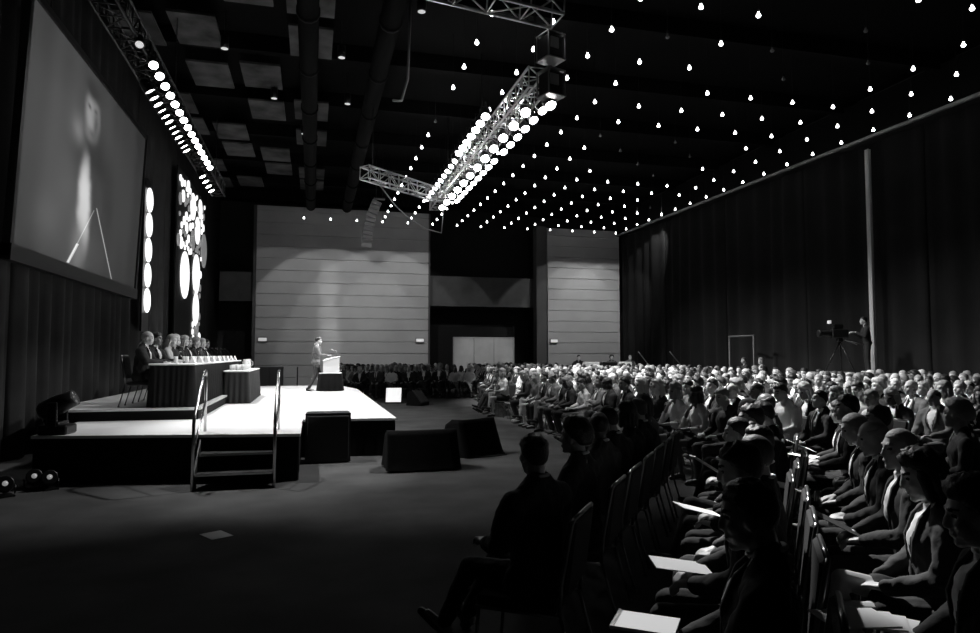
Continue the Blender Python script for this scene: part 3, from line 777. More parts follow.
# ------------------------------------------------------------------ trusses
def truss(name, p0, p1, label, w=.42, m=M_TRUSS, hang=()):
    p0 = V(p0); p1 = V(p1); d = (p1-p0); L = d.length; d.normalize(); s = d.cross(V((0, 0, 1))).normalized(); u = s.cross(d)
    t = thing(name, label, 'truss', p0)
    ch = MB(); br = MB(); cs = [s*a*w/2+u*b*w/2 for a, b in ((-1, -1), (1, -1), (1, 1), (-1, 1))]
    for c in cs: ch.tube([c, c+d*L], .028, 8)
    n = max(2, int(L/w/1.05))
    for i in range(n+1):
        o = d*(L*i/n)
        for k in range(4):
            br.tube([cs[k]+o, cs[(k+1) % 4]+o], .014, 6)
            if i < n: 
                a, b = (k, (k+1) % 4) if i % 2 else ((k+1) % 4, k)
                br.tube([cs[a]+o, cs[b]+o+d*(L/n)], .014, 6)
    ch.build('chord', m, t); br.build('brace', m, t)
    for f in hang: MB().tube([d*(L*f)+u*w/2, d*(L*f)+V((0, 0, 9.9-(p0+d*L*f).z))], .012, 6).build('hanging_cable', M_METAL, t)
    return t
def par(pos, aim, label, group, lens=None, r=.11, ln=.30, clamp=.22):
    """can + yoke + lens hung under a truss"""
    t = thing('stage_lamp', label, 'stage light', pos, 0, group); a = (V(aim)-V(pos)).normalized()
    MB().lathe([(r*.55, -ln), (r*.9, -ln*.75), (r, 0), (r*1.06, .02), (r*1.06, .05), (r*.92, .05), (r*.92, .0)], (0, 0, 0), 14, 0, a).build('can', M_METAL, t)
    if lens is not None: MB().lathe([(r*.9, .012), (r*.9, .026), (r*.6, .035)], (0, 0, 0), 14, 0, a).build('lens', lens, t)
    s = a.cross(V((0, 0, 1))).normalized(); p = [V(s*r*1.12-a*.1), V(s*r*1.12)+V((0, 0, clamp)), V(-s*r*1.12)+V((0, 0, clamp)), V(-s*r*1.12-a*.1)]
    MB().tube(p, .012, 6).tube([(0, 0, clamp), (0, 0, clamp+.12)], .02, 6).build('yoke', M_METAL, t)
    return t
ZT = 7.0
truss('lighting_truss', (-3.18, 9.2, ZT+.35), (-3.18, 24.5, ZT+.35), 'long truss full of lamps above the big screen side of the stage', .4, mat('dark truss', .05, .3, .8), (.1, .5, .95))
for i in range(15):
    y = 13.25+i*.50
    par((-2.88, y, ZT+.02), (-.5+.4*math.sin(i), y-6.5, 1.2), 'round lit lamp on the outer side of the truss by the screen, %s along it' % ordn(i+1), 'outer lamps of the screen-side truss', M_LENS, .088, .2, .14)
for i in range(12):
    y = 14.5+i*.37
    par((-3.22, y, ZT-.0), (1.0, y+1.0-.5*(i % 3), .6), 'lit lamp hanging under the truss by the screen, %s along it' % ordn(i+1), 'lower lamps of the screen-side truss', M_LENS, .11, .22, .12)
for i in range(4):
    y = 21.2+i*.6
    par((-3.22, y, ZT-.0), (.3, y-1, .6), 'lit lamp near the far end of the screen-side truss, %s of four' % ordn(i+1), 'far lamps of the screen-side truss', M_LENS, .11, .22, .12)
par((-2.92, 12.4, ZT+.02), (-1.5, 6, .5), 'single dim lamp alone near the close end of the screen-side truss', None, mat('dim lamp lens', .6, .4, emit=.6), .075)
truss('lighting_truss', (4.32, 12.7, ZT+.3), (4.32, 24.6, ZT+.3), 'long blazing truss of lamps above the front row of seats', .42, M_TRUSS, (.02, .4, .8))
for i in range(7):
    y = 13.1+i*.62
    par((4.74, y, ZT+.05), (5.6, y-5.0, 1.), 'lit lamp on the seat side of the central truss, %s from its near end' % ordn(i+1), 'seat-side lamps of the central truss', M_LENS, .115)
for i in range(7):
    y = 15.2+i*.50
    par((3.85, y, ZT+.35), (2.5, y-4, 2.), 'lit lamp on the stage side of the central truss, %s from its near end' % ordn(i+1), 'stage-side lamps of the central truss', M_LENS, .115)
for i in range(9):
    y = 17.7+i*.62
    par((4.72, y, ZT+.05), (5.5, y-4.5, 1.), 'lit lamp midway along the seat side of the central truss, %s of nine' % ordn(i+1), 'middle seat-side lamps of the central truss', M_LENS, .11)
for i in range(10):
    y = 19.0+i*.56
    par((3.9, y, ZT+.35), (1.0, y-6, 1.), 'small lit lamp on the far stage side of the central truss, %s of ten' % ordn(i+1), 'far stage-side lamps of the central truss', M_LENS, .085)
for i in range(12):
    y = 13.6+i*.88
    par((4.32, y, ZT-.08), (3.6, y-6.5, 1.5), 'bright lamp under the central truss, %s from its near end' % ordn(i+1), 'under-slung lamps of the central truss', M_LENSD if i in (4, 8, 9) else M_LENS, .12)
# projector-like moving lights at the close end of the centre truss
moving = []
for k, (z, l) in enumerate(((ZT+.75, 'upper boxy dark lamp head hanging at the near end of the central truss'), (ZT+.02, 'lower boxy lamp head with glinting edge at the near end of the central truss'))):
    t = thing('scanner_light', l, 'stage light', (4.45, 12.35, z), .3)
    MB().box((0, 0, .02), (.36, .36, .44), 0, None, .03).build('housing', M_METAL, t)
    fr = MB()
    for sx in (-1, 1):
        for sy in (-1, 1): fr.box((sx*.19, sy*.19, .02), (.025, .025, .52))
    fr.box((0, 0, .27), (.42, .42, .025)).box((0, 0, -.23), (.42, .42, .025)); fr.build('cage', M_STEEL, t)
    MB().box((-.05, -.19, .06), (.2, .03, .22), 0, None, .01).build('window', mat('lamp window', .35, .3), t)
    MB().tube([(0, 0, .28), (0, 0, .40)], .02, 6).build('clamp', M_METAL, t)
par((4.5, 12.55, ZT-.28), (5.3, 8.5, 1), 'lit lamp under the boxy lamp heads of the central truss', None, M_LENS, .13)
truss('lighting_truss', (.9, 9.3, 7.22), (3.55, 9.5, 7.05), 'empty silver cross truss at the top edge of the photo', .46, M_TRUSS, (.35, .9))
truss('lighting_truss', (1.38, 19.9, ZT+.08), (3.95, 21.9, ZT+.0), 'slanting silver truss joining the blazing central truss', .36, M_TRUSS, (.1,))
o = MB().tube([(1.9, 20.6, 6.9)]+[(1.9+2.2*f, 20.6+1.6*f, 6.75-.95*math.sin(PI*f*.55)) for f in (.25, .5, .75, 1)]+[(4.25, 22.5, 6.9)], .02, 6).build('power_cable', mat('cable grey', .3, .5)); tag(o, 'grey cable sagging below the slanting truss to the central truss', 'cable')
o = MB().tube([(2.05, 15.0, 9.9), (2.0, 15.1, 8.0), (1.85, 15.0, 7.45), (1.65, 14.9, 7.4)], .03, 6).build('hanging_cable', mat('cable grey', .3)); tag(o, 'single loose cable end hanging from the ceiling by the lamps', 'cable')
# pendant bulbs in the ceiling grid -----------------------------------
BZ = 8.6
lamp_m = MB().lathe([(.018, .05), (.026, .07), (.024, .11), (.008, .125)], n=10).tube([(0, 0, .12), (0, 0, 1.4)], .0035, 5).mesh('lamp_holder', mat('black cord', .006, .8))
bulb_m = MB().lathe([(.004, -.055), (.03, -.05), (.046, -.03), (.048, -.012), (.034, .012), (.02, .03), (.022, .05), (.016, .062)], n=10).mesh('bulb', M_BULB)
off_m = bulb_m.copy(); off_m.materials[0] = M_BULBOFF
def bulb(x, y, label, group, lit=True):
    o = bpy.data.objects.new('pendant_lamp', lamp_m); COL.objects.link(o); o.location = (x, y, BZ); tag(o, label, 'lamp', group)
    b = bpy.data.objects.new('bulb', bulb_m if lit else off_m); COL.objects.link(b); b.parent = o
OFF = {0: (3, 4), 1: (4,), 4: (4, 5, 6, 7), 5: (5, 6, 7, 8), 6: (5, 6, 7), 7: (6, 7, 8), 11: (9,), 10: (9,)}
FRONT = {-3: (5, 6, 7), -2: (2, 3, 4, 8), -1: (0, 1, 2, 4, 8, 9, 10), 0: (0, 1, 2, 3, 4, 8, 9, 10)}
for j in range(-3, 17):
    for k in range(11):
        x = 3.39+1.305*k; y = 14.17+1.302*j
        lit = k in FRONT[j] if j <= 0 else not (k in OFF.get(j, ()) or (k == 0 and j in (3, 4)))
        if not lit and (k+j) % 2: continue
        bulb(x, y, '%s pendant bulb, %s column from the side rail, %s row from the back wall' % ('small glowing' if lit else 'dark unlit', ordn(11-k), ordn(17-j)), 'lit pendant bulbs of the ceiling grid' if lit else 'unlit pendant bulbs of the ceiling grid', lit)
for k in range(1, 4):
    bulb(3.39-1.305*k, 35.0, 'small glowing pendant bulb by the stage end of the back wall, %s from the grid' % ordn(k), 'pendant bulbs along the back wall')
# dull unlit ceiling lights
for i, (x, y) in enumerate(((2.0, 12.6), (2.2, 14.4), (-.2, 15.2), (.6, 17.2), (-1.6, 14.2), (-2.2, 17.4), (-1.2, 20.5), (.9, 20.4), (-.4, 23.6))):
    t = thing('downlight', 'dim round ceiling downlight, %s one counted from the cross truss' % ordn(i+1), 'lamp', (x, y, 9.25), 0, 'dim ceiling downlights')
    MB().lathe([(.1, 0), (.1, .3), (.03, .33)], n=12).tube([(0, 0, .3), (0, 0, .95)], .012, 5).build('can', M_METAL, t); MB().lathe([(.085, -.006), (.085, .004)], n=12).build('lens', mat('dim lens', .5, .4, emit=.5), t)
# ------------------------------------------------------------------ chairs
def chair_parts():
    p = {}
    m = MB(); m.box((.06, 0, .405), (.47, .45, .055), 0, None, .018); p['seat'] = (m, 0)
    Rb = Matrix.Rotation(-.13, 3, 'Y'); m = MB(); m.box((-.235, 0, .68), (.045, .42, .40), 0, Rb, .016); p['backrest'] = (m, 0)
    fr = MB()
    for s in (-1, 1): fr.tube([(-.19, s*.225, .38), (-.205, s*.225, .55), (-.262, s*.22, .86), (-.268, s*.20, .885)], .012, 6)
    fr.tube([(-.268, -.20, .885), (-.268, .20, .885)], .012, 6)
    for s in (-1, 1): fr.tube([(-.19, s*.225, .375), (.28, s*.225, .375)], .011, 6)
    fr.tube([(.28, -.225, .375), (.28, .225, .375)], .011, 6); p['frame'] = (fr, 1)
    for i, (x, y) in enumerate(((.27, .21), (.27, -.21), (-.19, .21), (-.19, -.21))):
        m = MB(); m.tube([(x, y, .375), (x+(.03 if x > 0 else -.10), y*1.03, .012)], .011, 6).lathe([(.015, 0), (.015, .02)], (x+(.03 if x > 0 else -.10), y*1.03, .0), 8); p['leg%d' % i] = (m, 1)
    return p
_cp = chair_parts(); M_FRAME = mat('chair frame metal', .22, .28, .9)
CH_MESH = {k: v[0].mesh(k.rstrip('0123'), [(M_CHAIR, M_FRAME)[v[1]]]) for k, v in _cp.items()}
_m = MB()
for k, (b, mi) in _cp.items(): _m.add(b.v, b.f, mi)
CH_ONE = _m.mesh('chair', [M_CHAIR, M_FRAME])
def chair(x, y, rz, label, group, detail=True, grey=False, z=0.):
    if not detail:
        o = bpy.data.objects.new('banquet_chair', CH_ONE); COL.objects.link(o); o.location = (x, y, z); o.rotation_euler.z = rz
        return tag(o, label, 'chair', group)
    t = thing('banquet_chair', label, 'chair', (x, y, z), rz, group)
    for k, me in CH_MESH.items():
        o = bpy.data.objects.new(k.rstrip('0123'), me); COL.objects.link(o); o.parent = t
        if grey and k in ('seat', 'backrest'): o.material_slots[0].link = 'OBJECT'; o.material_slots[0].material = M_CHAIRG
    return t

# ------------------------------------------------------------------ camera numbers (used to leave out seats outside the frame)
FPX = 680.; YAW = math.radians(14.59); PIT = math.radians(3.2175); EYE = V((0, 0, 1.75))
CF = V((math.sin(YAW)*math.cos(PIT), math.cos(YAW)*math.cos(PIT), math.sin(PIT))); CR = V((math.cos(YAW), -math.sin(YAW), 0)); CU = CR.cross(CF)
def px(p):
    d = V(p)-EYE; z = d.dot(CF)
    return (490+FPX*d.dot(CR)/z, 316.5-FPX*d.dot(CU)/z, z) if z > .3 else (-9999, 0, z)

# ------------------------------------------------------------------ seat plan
NV = V((.8, -.6, 0)); TV = V((.6, .8, 0)); RA = math.atan2(.6, -.8)
seats = []   # (x, y, facing, block, row, seat)
for r in range(14):      # near block, turned towards the stage
    n = -.15+.93*(r-1) if r else -1.24
    if r == 1: n = -.06
    ts = [1.6+.64*k for k in range(11)]
    if r == 0: ts = [3.73, 4.72, 5.36, 5.98, 6.60, 7.22, 7.86]
    if r == 1: ts = [2.62, 3.45, 4.12, 4.78, 5.42, 6.06, 6.74, 7.40, 8.02]
    if r == 2: ts = [3.04, 3.94, 4.66, 5.34, 5.98, 6.72, 7.36, 7.98]
    for k, t_ in enumerate(ts):
        p = NV*(n+(.10*math.sin(k*2.3+r) if r and k > 3 else 0))+TV*t_; seats.append((p.x, p.y, RA, 'near block', r+1, k+1))
for r in range(13):      # middle block
    x = 5.45+.93*r; k = 0; y = 6.9
    while y < 17.7:
        y += .62
        if .6*x+.8*y > 9.55: k += 1; seats.append((x, y, PI-.04, 'middle block', r+1, k))
for r in range(12):
    x = 5.35+.93*r
    for k in range(12): seats.append((x+.12*k, 18.9+.62*k, PI+.2, 'far block', r+1, k+1))
for r in range(7):
    for k in range(8): seats.append((1.9+.62*k-.12*r, 28.0+.93*r-.10*k, PI*1.40, 'end block', r+1, k+1))
for r in range(9):
    for k in range(13): seats.append((7.3+1.0*r*.93+.05*k, 27.6+.62*k, PI+.25, 'rear block', r+1, k+1))
def ok(s):
    x, y = s[0], s[1]
    if x > 16.0 or y > 34.8: return False
    if x > 14.6 and 15.0 < y < 19.6: return False
    if x > 15.2 and y > 20: return False
    if x > 11.6 and y > 29.3: return False
    a = px((x, y, 1.25)); b = px((x+.45*math.cos(s[2]), y+.45*math.sin(s[2]), .5))
    return (-20 < a[0] < 1010 and a[1] < 690) or (0 < b[0] < 985 and b[1] < 640)
seats = [s for s in seats if ok(s)]
seats.sort(key=lambda s: (V((s[0], s[1], 1.2))-EYE).length)
print('SEATS', len(seats))

# ------------------------------------------------------------------ figure variants
VARS = []   # (parts, hair word, top word options)
spec = [dict(hair='short', dress='suit', arms='lap', legs='flat', tie=True), dict(hair='bald', dress='suit', arms='hold', legs='cross', lean=.02, hpitch=.15),
        dict(hair='long', dress='dress', arms='clasp', legs='cross', shape=.9), dict(hair='bob', dress='suit', arms='write', legs='tuck', lean=.16, hpitch=.3, shape=.9),
        dict(hair='short', dress='suit', arms='cross', legs='ext', lean=-.06, hyaw=.25), dict(hair='curly', dress='shirt', arms='lap', legs='flat', hyaw=-.3, shape=.92),
        dict(hair='wavy', dress='dress', arms='chin', legs='cross', lean=.12, shape=.9, hyaw=.2), dict(hair='crop', dress='suit', arms='clasp', legs='ext', lean=-.04, hyaw=-.2, tie=True),
        dict(hair='short', dress='shirt', arms='hold', legs='flat', hpitch=.25, htilt=.1), dict(hair='bun', dress='suit', arms='lap', legs='tuck', shape=.9, hyaw=.35)]
HW = {'short': 'short-haired', 'bald': 'balding', 'long': 'long-haired', 'bob': 'bob-haired', 'curly': 'curly-haired', 'wavy': 'wavy-haired', 'crop': 'crop-haired', 'bun': 'bun-haired'}
for i, s in enumerate(spec): VARS.append((person_parts(sd=i+20, vb=.013, vc=.016, **s), s['hair'], s['dress']))
FARV = []
for i, s in enumerate(spec):
    mb = merged(person_parts(sd=i+40, vb=.017, vc=.024, **s)); FARV.append((mb, mb.mesh('person', [SKIN[0], HAIRM[0], SUIT[0], M_SHIRT, M_TIE, SUIT[0], M_SHOE]), s['hair'], s['dress']))
MASSV = []
for i, s in enumerate(spec[:6]): MASSV.append((merged(person_parts(sd=i+60, vb=.026, vc=.036, **s)), s['dress']))
TOPW = ['black', 'charcoal', 'dark grey', 'mid grey', 'white', 'light grey']; HCW = ['dark', 'brown', 'grey', 'white', 'fair']
def rand_m(rg, dress):
    sk = rg.choice((0, 0, 0, 1, 1, 2, 3, 3)); hr = rg.choice((0, 0, 1, 2, 2, 3, 4)) if sk < 2 else rg.choice((0, 0, 0, 2))
    tp = rg.choice((0, 0, 1, 1, 2, 2, 3)) if dress == 'suit' else rg.choice((0, 1, 3, 4, 4, 5, 5))
    return sk, hr, tp

# hand-made figures of the first three rows of the near block: (row, seat) -> (spec, materials, label)
C = {}
C[1, 1] = (dict(hair='short', dress='suit', arms='hold', legs='ext', lean=.02, hyaw=-.35, vb=.008, vc=.011), mset(1, 0, 0), 'man in black suit seen from behind, on the front-row chair closest to the camera')
C[1, 2] = (dict(hair='curly', dress='suit', arms='lap', legs='flat', shape=.92, hyaw=.1, vb=.009), mset(2, 0, 1), 'woman with big dark hair and charcoal jacket, second along the front row')
C[1, 3] = (dict(hair='bald', dress='suit', arms='lap', legs='flat', hyaw=-1.15, hpitch=.12, vb=.008), mset(3, 0, 2, 0), 'balding man in grey jacket turning his head back, third along the front row')
C[1, 4] = (dict(hair='short', dress='suit', arms='hold', legs='flat', lean=.1, hpitch=.2), mset(2, 0, 0), 'dark-haired man in black suit leaning forward, fourth along the front row')
C[1, 5] = (dict(hair='bob', dress='suit', arms='lap', legs='tuck', shape=.9), mset(1, 0, 0), 'bob-haired woman in black jacket, fifth along the front row')
C[1, 6] = (dict(hair='short', dress='suit', arms='clasp', legs='flat', hyaw=-.2, tie=True), mset(1, 1, 1), 'brown-haired man in charcoal suit and tie, sixth along the front row')
C[1, 7] = (dict(hair='wavy', dress='dress', arms='write', legs='cross', shape=.9, lean=.15), mset(1, 1, 3), 'wavy-haired woman in grey dress, last of the near block front row')
C[2, 1] = (dict(hair='short', dress='suit', arms='write', legs='flat', lean=-.07, hpitch=.24, hyaw=.1, vb=.008, vc=.011), mset(2, 0, 0), 'dark-haired person in black with head bowed over a notebook, closest in the second row')
C[2, 2] = (dict(hair='short', dress='suit', arms='write', legs='flat', lean=.06, hpitch=.2, vb=.009), mset(1, 0, 0), 'person in black suit with a paper on the lap, second in the second row')
C[2, 3] = (dict(hair='crop', dress='suit', arms='clasp', legs='flat', lean=.02), mset(1, 1, 2), 'crop-haired person in grey suit with clasped hands, third in the second row')
C[2, 4] = (dict(hair='short', dress='suit', arms='hold', legs='flat', shape=.92, lean=-.05, hyaw=.2), mset(1, 0, 0), 'slim person in black holding a tilted paper, fourth in the second row')
C[2, 5] = (dict(hair='bun', dress='suit', arms='lap', legs='cross', shape=.92, lean=.1), mset(2, 0, 1), 'bun-haired person in charcoal with crossed legs, fifth in the second row')
C[2, 6] = (dict(hair='short', dress='suit', arms='hold', legs='flat', hyaw=.2), mset(1, 0, 0), 'short-haired man in black suit raising a white programme, sixth in the second row')
C[2, 7] = (dict(hair='short', dress='suit', arms='hold', legs='flat', lean=.08, hpitch=.2), mset(0, 0, 0), 'man in black suit looking down slightly, seventh in the second row')
C[3, 1] = (dict(hair='curly', dress='skirtsuit', arms='lap', legs='cross', lean=.0, hpitch=.2, shape=.92, vb=.008, vc=.011), mset(0, 0, 1, 0), 'curly dark-haired woman at the frame edge with a loose pile of papers on her lap')
C[3, 2] = (dict(hair='wavy', dress='skirtsuit', arms='clasp', legs='cross', lean=.0, hpitch=.30, shape=.92, vb=.008, vc=.011), mset(0, 0, 2, 0), 'dark-haired woman in grey jacket and short skirt, head bowed and bare legs crossed')
C[3, 3] = (dict(hair='crop', dress='suit', arms='write', legs='flat', lean=.08, hyaw=.35, vb=.009), mset(1, 2, 1), 'crop-haired man in charcoal suit holding a dark folder in the third row')
C[3, 4] = (dict(hair='bald', dress='suit', arms='clasp', legs='flat', lean=.08, hpitch=.2, vb=.008), mset(1, 2, 1), 'bald-topped man in charcoal suit looking down, fourth in the third row')
C[3, 5] = (dict(hair='crop', dress='suit', arms='lap', legs='flat', lean=.1, hpitch=.3, vb=.009), mset(1, 2, 0), 'grey-cropped man in black suit with head bowed, fifth in the third row')
C[3, 6] = (dict(hair='short', dress='suit', arms='write', legs='flat', lean=.02, tie=True, vb=.009), mset(1, 1, 1), 'short-haired man in charcoal suit and tie upright, sixth in the third row')
C[3, 7] = (dict(hair='short', dress='suit', arms='hold', legs='flat', lean=.05), mset(1, 0, 0), 'dark-haired man in black suit leaning slightly forward, seventh in the third row')
C[3, 8] = (dict(hair='short', dress='suit', arms='hold', legs='flat', lean=.03, hpitch=.2), mset(1, 1, 1), 'brown-haired man in charcoal suit reading white pages, eighth in the third row')
mass = []; near_n = 0
for i, (x, y, rz, blk, row, seat) in enumerate(seats):
    rg = random.Random(int(x*977+y*131071))
    grp = {'near block': 'audience seated in the near block', 'middle block': 'audience seated in the middle block', 'far block': 'audience seated in the far block',
           'end block': 'audience seated beyond the end of the stage', 'rear block': 'audience seated in the rear block'}[blk]
    where = '%s, %s row, %s seat counting away from camera' % (blk, ordn(row), ordn(seat))
    clabel = 'black padded chair, '+where; cgrp = 'chairs of the '+blk
    c_rz = rz+rg.uniform(-.03, .03)
    if blk == 'near block' and (row, seat) in C:
        s, ms, lb = C[row, seat]
        s = dict(vb=.010, vc=.013) | s; q_ = rg.uniform(-.05, .05)
        if row == 1: rz -= .38 if seat == 1 else .2
        inst_person(person_parts(sd=row*9+seat, **s), ms, lb, (x+(.8*q_ if row > 1 else 0), y-(.6*q_ if row > 1 else 0), 0), rz+rg.uniform(-.05, .05), grp, rg.uniform(.94, 1.) if s.get('shape', 1) >= 1 else .94)
        chair(x, y, c_rz, clabel, cgrp); continue
    empty = blk == 'middle block' and row <= 2 and seat >= 16
    if empty:
        chair(x, y, c_rz, 'empty grey padded chair, '+where, cgrp, True, True); continue
    rz += rg.uniform(-.16, .16); sc_ = rg.uniform(.93, 1.0); jx, jy = rg.uniform(-.03, .03), rg.uniform(-.02, .02)
    if i < 112:
        parts, hr, dr = rg.choice(VARS); sk, hh, tp = rand_m(rg, dr)
        inst_person(parts, mset(sk, hh, tp, rg.choice((0, 1, 2)) if dr == 'shirt' else (tp if dr == 'suit' else 0)), '%s-haired person in %s, %s' % (HCW[hh], TOPW[tp], where), (x+jx, y+jy, 0), rz, grp, sc_)
        chair(x, y, c_rz, clabel, cgrp)
    elif i < 302:
        mb, me, hr, dr = rg.choice(FARV); sk, hh, tp = rand_m(rg, dr)
        o = bpy.data.objects.new('person', me); COL.objects.link(o); o.location = (x+jx, y+jy, 0); o.rotation_euler.z = rz; o.scale = (sc_,)*3
        for k, m in enumerate((SKIN[sk], HAIRM[hh], SUIT[tp], M_SHIRT, M_TIE, SUIT[tp if dr == 'suit' else rg.choice((0, 1))], M_SHOE)):
            o.material_slots[k].link = 'OBJECT'; o.material_slots[k].material = m
        tag(o, '%s-haired person in %s, %s' % (HCW[hh], TOPW[tp], where), 'person', grp)
        chair(x, y, c_rz, clabel, cgrp, False)
    else: mass.append((x+jx, y+jy, rz, c_rz, sc_, rg))
# the rest of the crowd, far back: one object, and one for the chairs under it
if mass:
    ALLM = SKIN+HAIRM+SUIT+[M_SHIRT, M_TIE, M_SHOE]; ns = len(SKIN); nh = len(HAIRM); nu_ = len(SUIT)
    big = MB(); cb = MB()
    for x, y, rz, c_rz, s_, rg in mass:
        mb, dr = rg.choice(MASSV); sk, hh, tp = rand_m(rg, dr); c, s = math.cos(rz)*s_, math.sin(rz)*s_
        mp = (sk, ns+hh, ns+nh+tp, ns+nh+nu_, ns+nh+nu_+1, ns+nh+(tp if dr == 'suit' else 0), ns+nh+nu_+2)
        b = len(big.v); big.v += [(x+a*c-d*s, y+a*s+d*c, e*s_) for a, d, e in mb.v]
        big.f += [tuple(b+q for q in f) for f in mb.f]; big.m += [mp[k] for k in mb.m]; big.sm += mb.sm
        c, s = math.cos(c_rz), math.sin(c_rz); b = len(cb.v); cb.v += [(x+a*c-d*s, y+a*s+d*c, e) for a, d, e in _m.v]
        cb.f += [tuple(b+q for q in f) for f in _m.f]; cb.m += _m.m; cb.sm += _m.sm
    tag(big.build('audience', ALLM), 'mass of small seated audience figures filling the seats farthest from the camera', 'crowd', None, 'stuff')
    tag(cb.build('chair_rows', [M_CHAIR, M_FRAME]), 'rows of black chairs under the farthest audience', 'chairs', None, 'stuff')

# panelists ------------------------------------------------------------
PL = [('bald', 2, 0, 'bald-topped panelist in black suit sitting at the stairs end of the panel table', .0, 0), ('short', 0, 0, 'dark-haired panelist in black suit, second along the panel table', .1, 2), ('long', 4, 5, 'fair long-haired panelist in light grey, third along the panel table', -.2, 0),
      ('bob', 3, 0, 'white-haired panelist in black, fourth along the panel table', .15, 0), ('wavy', 4, 1, 'fair wavy-haired panelist in charcoal, fifth along the panel table', .0, 0), ('short', 1, 0, 'brown-haired panelist in black, sixth along the panel table', -.2, 1),
      ('curly', 2, 0, 'grey curly-haired panelist in black, seventh along the panel table', .1, 0), ('bob', 4, 2, 'fair bob-haired panelist in dark grey, eighth along the panel table', 0., 0), ('short', 0, 0, 'dark short-haired panelist in black, last along the panel table', .1, 2)]
for i, (hr, hc_, tp, lb, yw, sk) in enumerate(PL):
    y = 13.3+i*.86+(0 if i else -.1)
    s = dict(hair=hr, dress='suit' if hr in ('bald', 'short', 'curly') else 'dress', arms='table', legs='flat', lean=(.10, .02, .2, .05, .1, .0, .08, .1, .05)[i], hyaw=yw, hpitch=.12, vb=.012, vc=.015, shape=1. if hr in ('bald', 'short') else .92)
    x = -2.93
    inst_person(person_parts(sd=90+i, **s), mset(sk, hc_, tp), lb, (x, y, RZ), (0., -.25, .1, -.2, .05, -.1, .1, 0, -.15)[i], 'panelists', .97)
    chair(x, y, 0., 'black padded chair of the %s panelist from the stairs end' % ordn(i+1), 'panel chairs', True, False, RZ)
# speaker at the lectern ------------------------------------------------
inst_person(person_parts(hair='short', dress='suit', arms='lectern', legs='stride', lean=.06, hpitch=.12, tie=True, sd=3, vb=.011, vc=.013), mset(0, 0, 3, 2), 'man in grey suit standing and speaking at the white lectern', (.10, 21.5, SZ), 0., None, .93)
# crew ------------------------------------------------------------------
t = thing('camera_platform', 'low platform above the heads carrying the television camera by the side-wall pole', 'platform', (15.7, 17.4, 0))
MB().box((0, 0, 1.17), (1.7, 3.2, .06)).build('deck', mat('platform edge', .25, .6), t)
for sx in (-1, 1):
    for sy in (-1, 1): MB().tube([(sx*.78, sy*1.5, 0), (sx*.78, sy*1.5, 1.14)], .03, 8).build('leg', M_METAL, t)
MB().tube([(-.8, -1.55, .5), (.8, -1.55, .5)], .02, 6).tube([(-.8, 1.55, .5), (-.8, -1.55, .5)], .02, 6).build('brace', M_METAL, t)
inst_person(person_parts(hair='short', dress='shirt', arms='camera', legs='stand', lean=.10, sd=5, vb=.012, vc=.015), mset(0, 0, 1, 0), 'camera operator in dark shirt standing at the television camera on the platform', (15.95, 16.75, 1.2), 2.6, None, .95)
t = thing('television_camera', 'large television camera on a tripod on the raised platform', 'camera', (15.6, 17.45, 1.2), 2.85)
for k in range(3): MB().tube([(0, 0, .95), (.48*math.cos(k*2.1), .48*math.sin(k*2.1), .01)], .022, 8).build('tripod_leg', M_METAL, t)
MB().box((0, 0, 1.0), (.16, .14, .12), 0, None, .02).build('pan_head', M_METAL, t)
h = MB().box((0, 0, 1.2), (.50, .2, .26), 0, None, .025).build('body', M_METAL, t)
MB().lathe([(.07, 0), (.085, .1), (.085, .28), (.11, .34), (.11, .40), (.09, .40)], (.24, 0, 1.2), 14, 0, (1, 0, 0)).build('lens', M_METAL, t)
MB().box((.05, -.02, 1.41), (.3, .18, .14), 0, None, .02).tube([(.1, 0, 1.32), (.1, 0, 1.38)], .02, 6).build('viewfinder', M_METAL, t)
MB().tube([(-.15, 0, 1.0), (-.6, -.18, .86)], .014, 6).tube([(-.15, 0, 1.0), (-.6, .18, .86)], .014, 6).build('pan_bar', M_STEEL, t)
MB().box((.3, -.0, 1.55), (.05, .16, .10)).build('tally_lamp', mat('glint', .6, .3, emit=.4), t)
t = thing('wall_pole', 'tall thin grey pole rising by the side wall behind the camera operator', 'pole', (16.85, 17.45, 0))
MB().tube([(0, 0, .02), (0, 0, 8.2)], .09, 10).tube([(-.07, -.09, .02), (-.07, -.09, 8.2)], .03, 6).build('shaft', mat('pole grey', .85, .6), t); MB().box((0, 0, .015), (.5, .5, .03)).build('base_plate', M_METAL, t)
t = thing('pipe_frame', 'thin goalpost-shaped pipe frame standing in front of the side drape', 'frame', (16.3, 23.4, 0))
for s in (-1, 1): MB().tube([(0, s*.78, .03), (0, s*.78, 2.48)], .035, 8).box((0, s*.78, .02), (.5, .3, .03)).build('upright', mat('pipe grey', .12, .5), t)
MB().tube([(0, -.82, 2.48), (0, .82, 2.48)], .035, 8).build('crossbar', mat('pipe grey', .12), t)
inst_person(person_parts(hair='short', dress='shirt', arms='folded', legs='stand', sd=6, vb=.014, vc=.017), mset(0, 1, 1, 0), 'standing attendant in dark shirt by the pipe frame', (16.0, 22.75, 0), 2.9, 'people standing along the side drape', .93)
inst_person(person_parts(hair='bob', dress='suit', arms='down', legs='stand', sd=8, vb=.014, vc=.017, shape=.92), mset(0, 2, 2, 0), 'standing attendant in grey jacket nearer the camera platform', (16.0, 21.75, 0), 3.2, 'people standing along the side drape', .92)
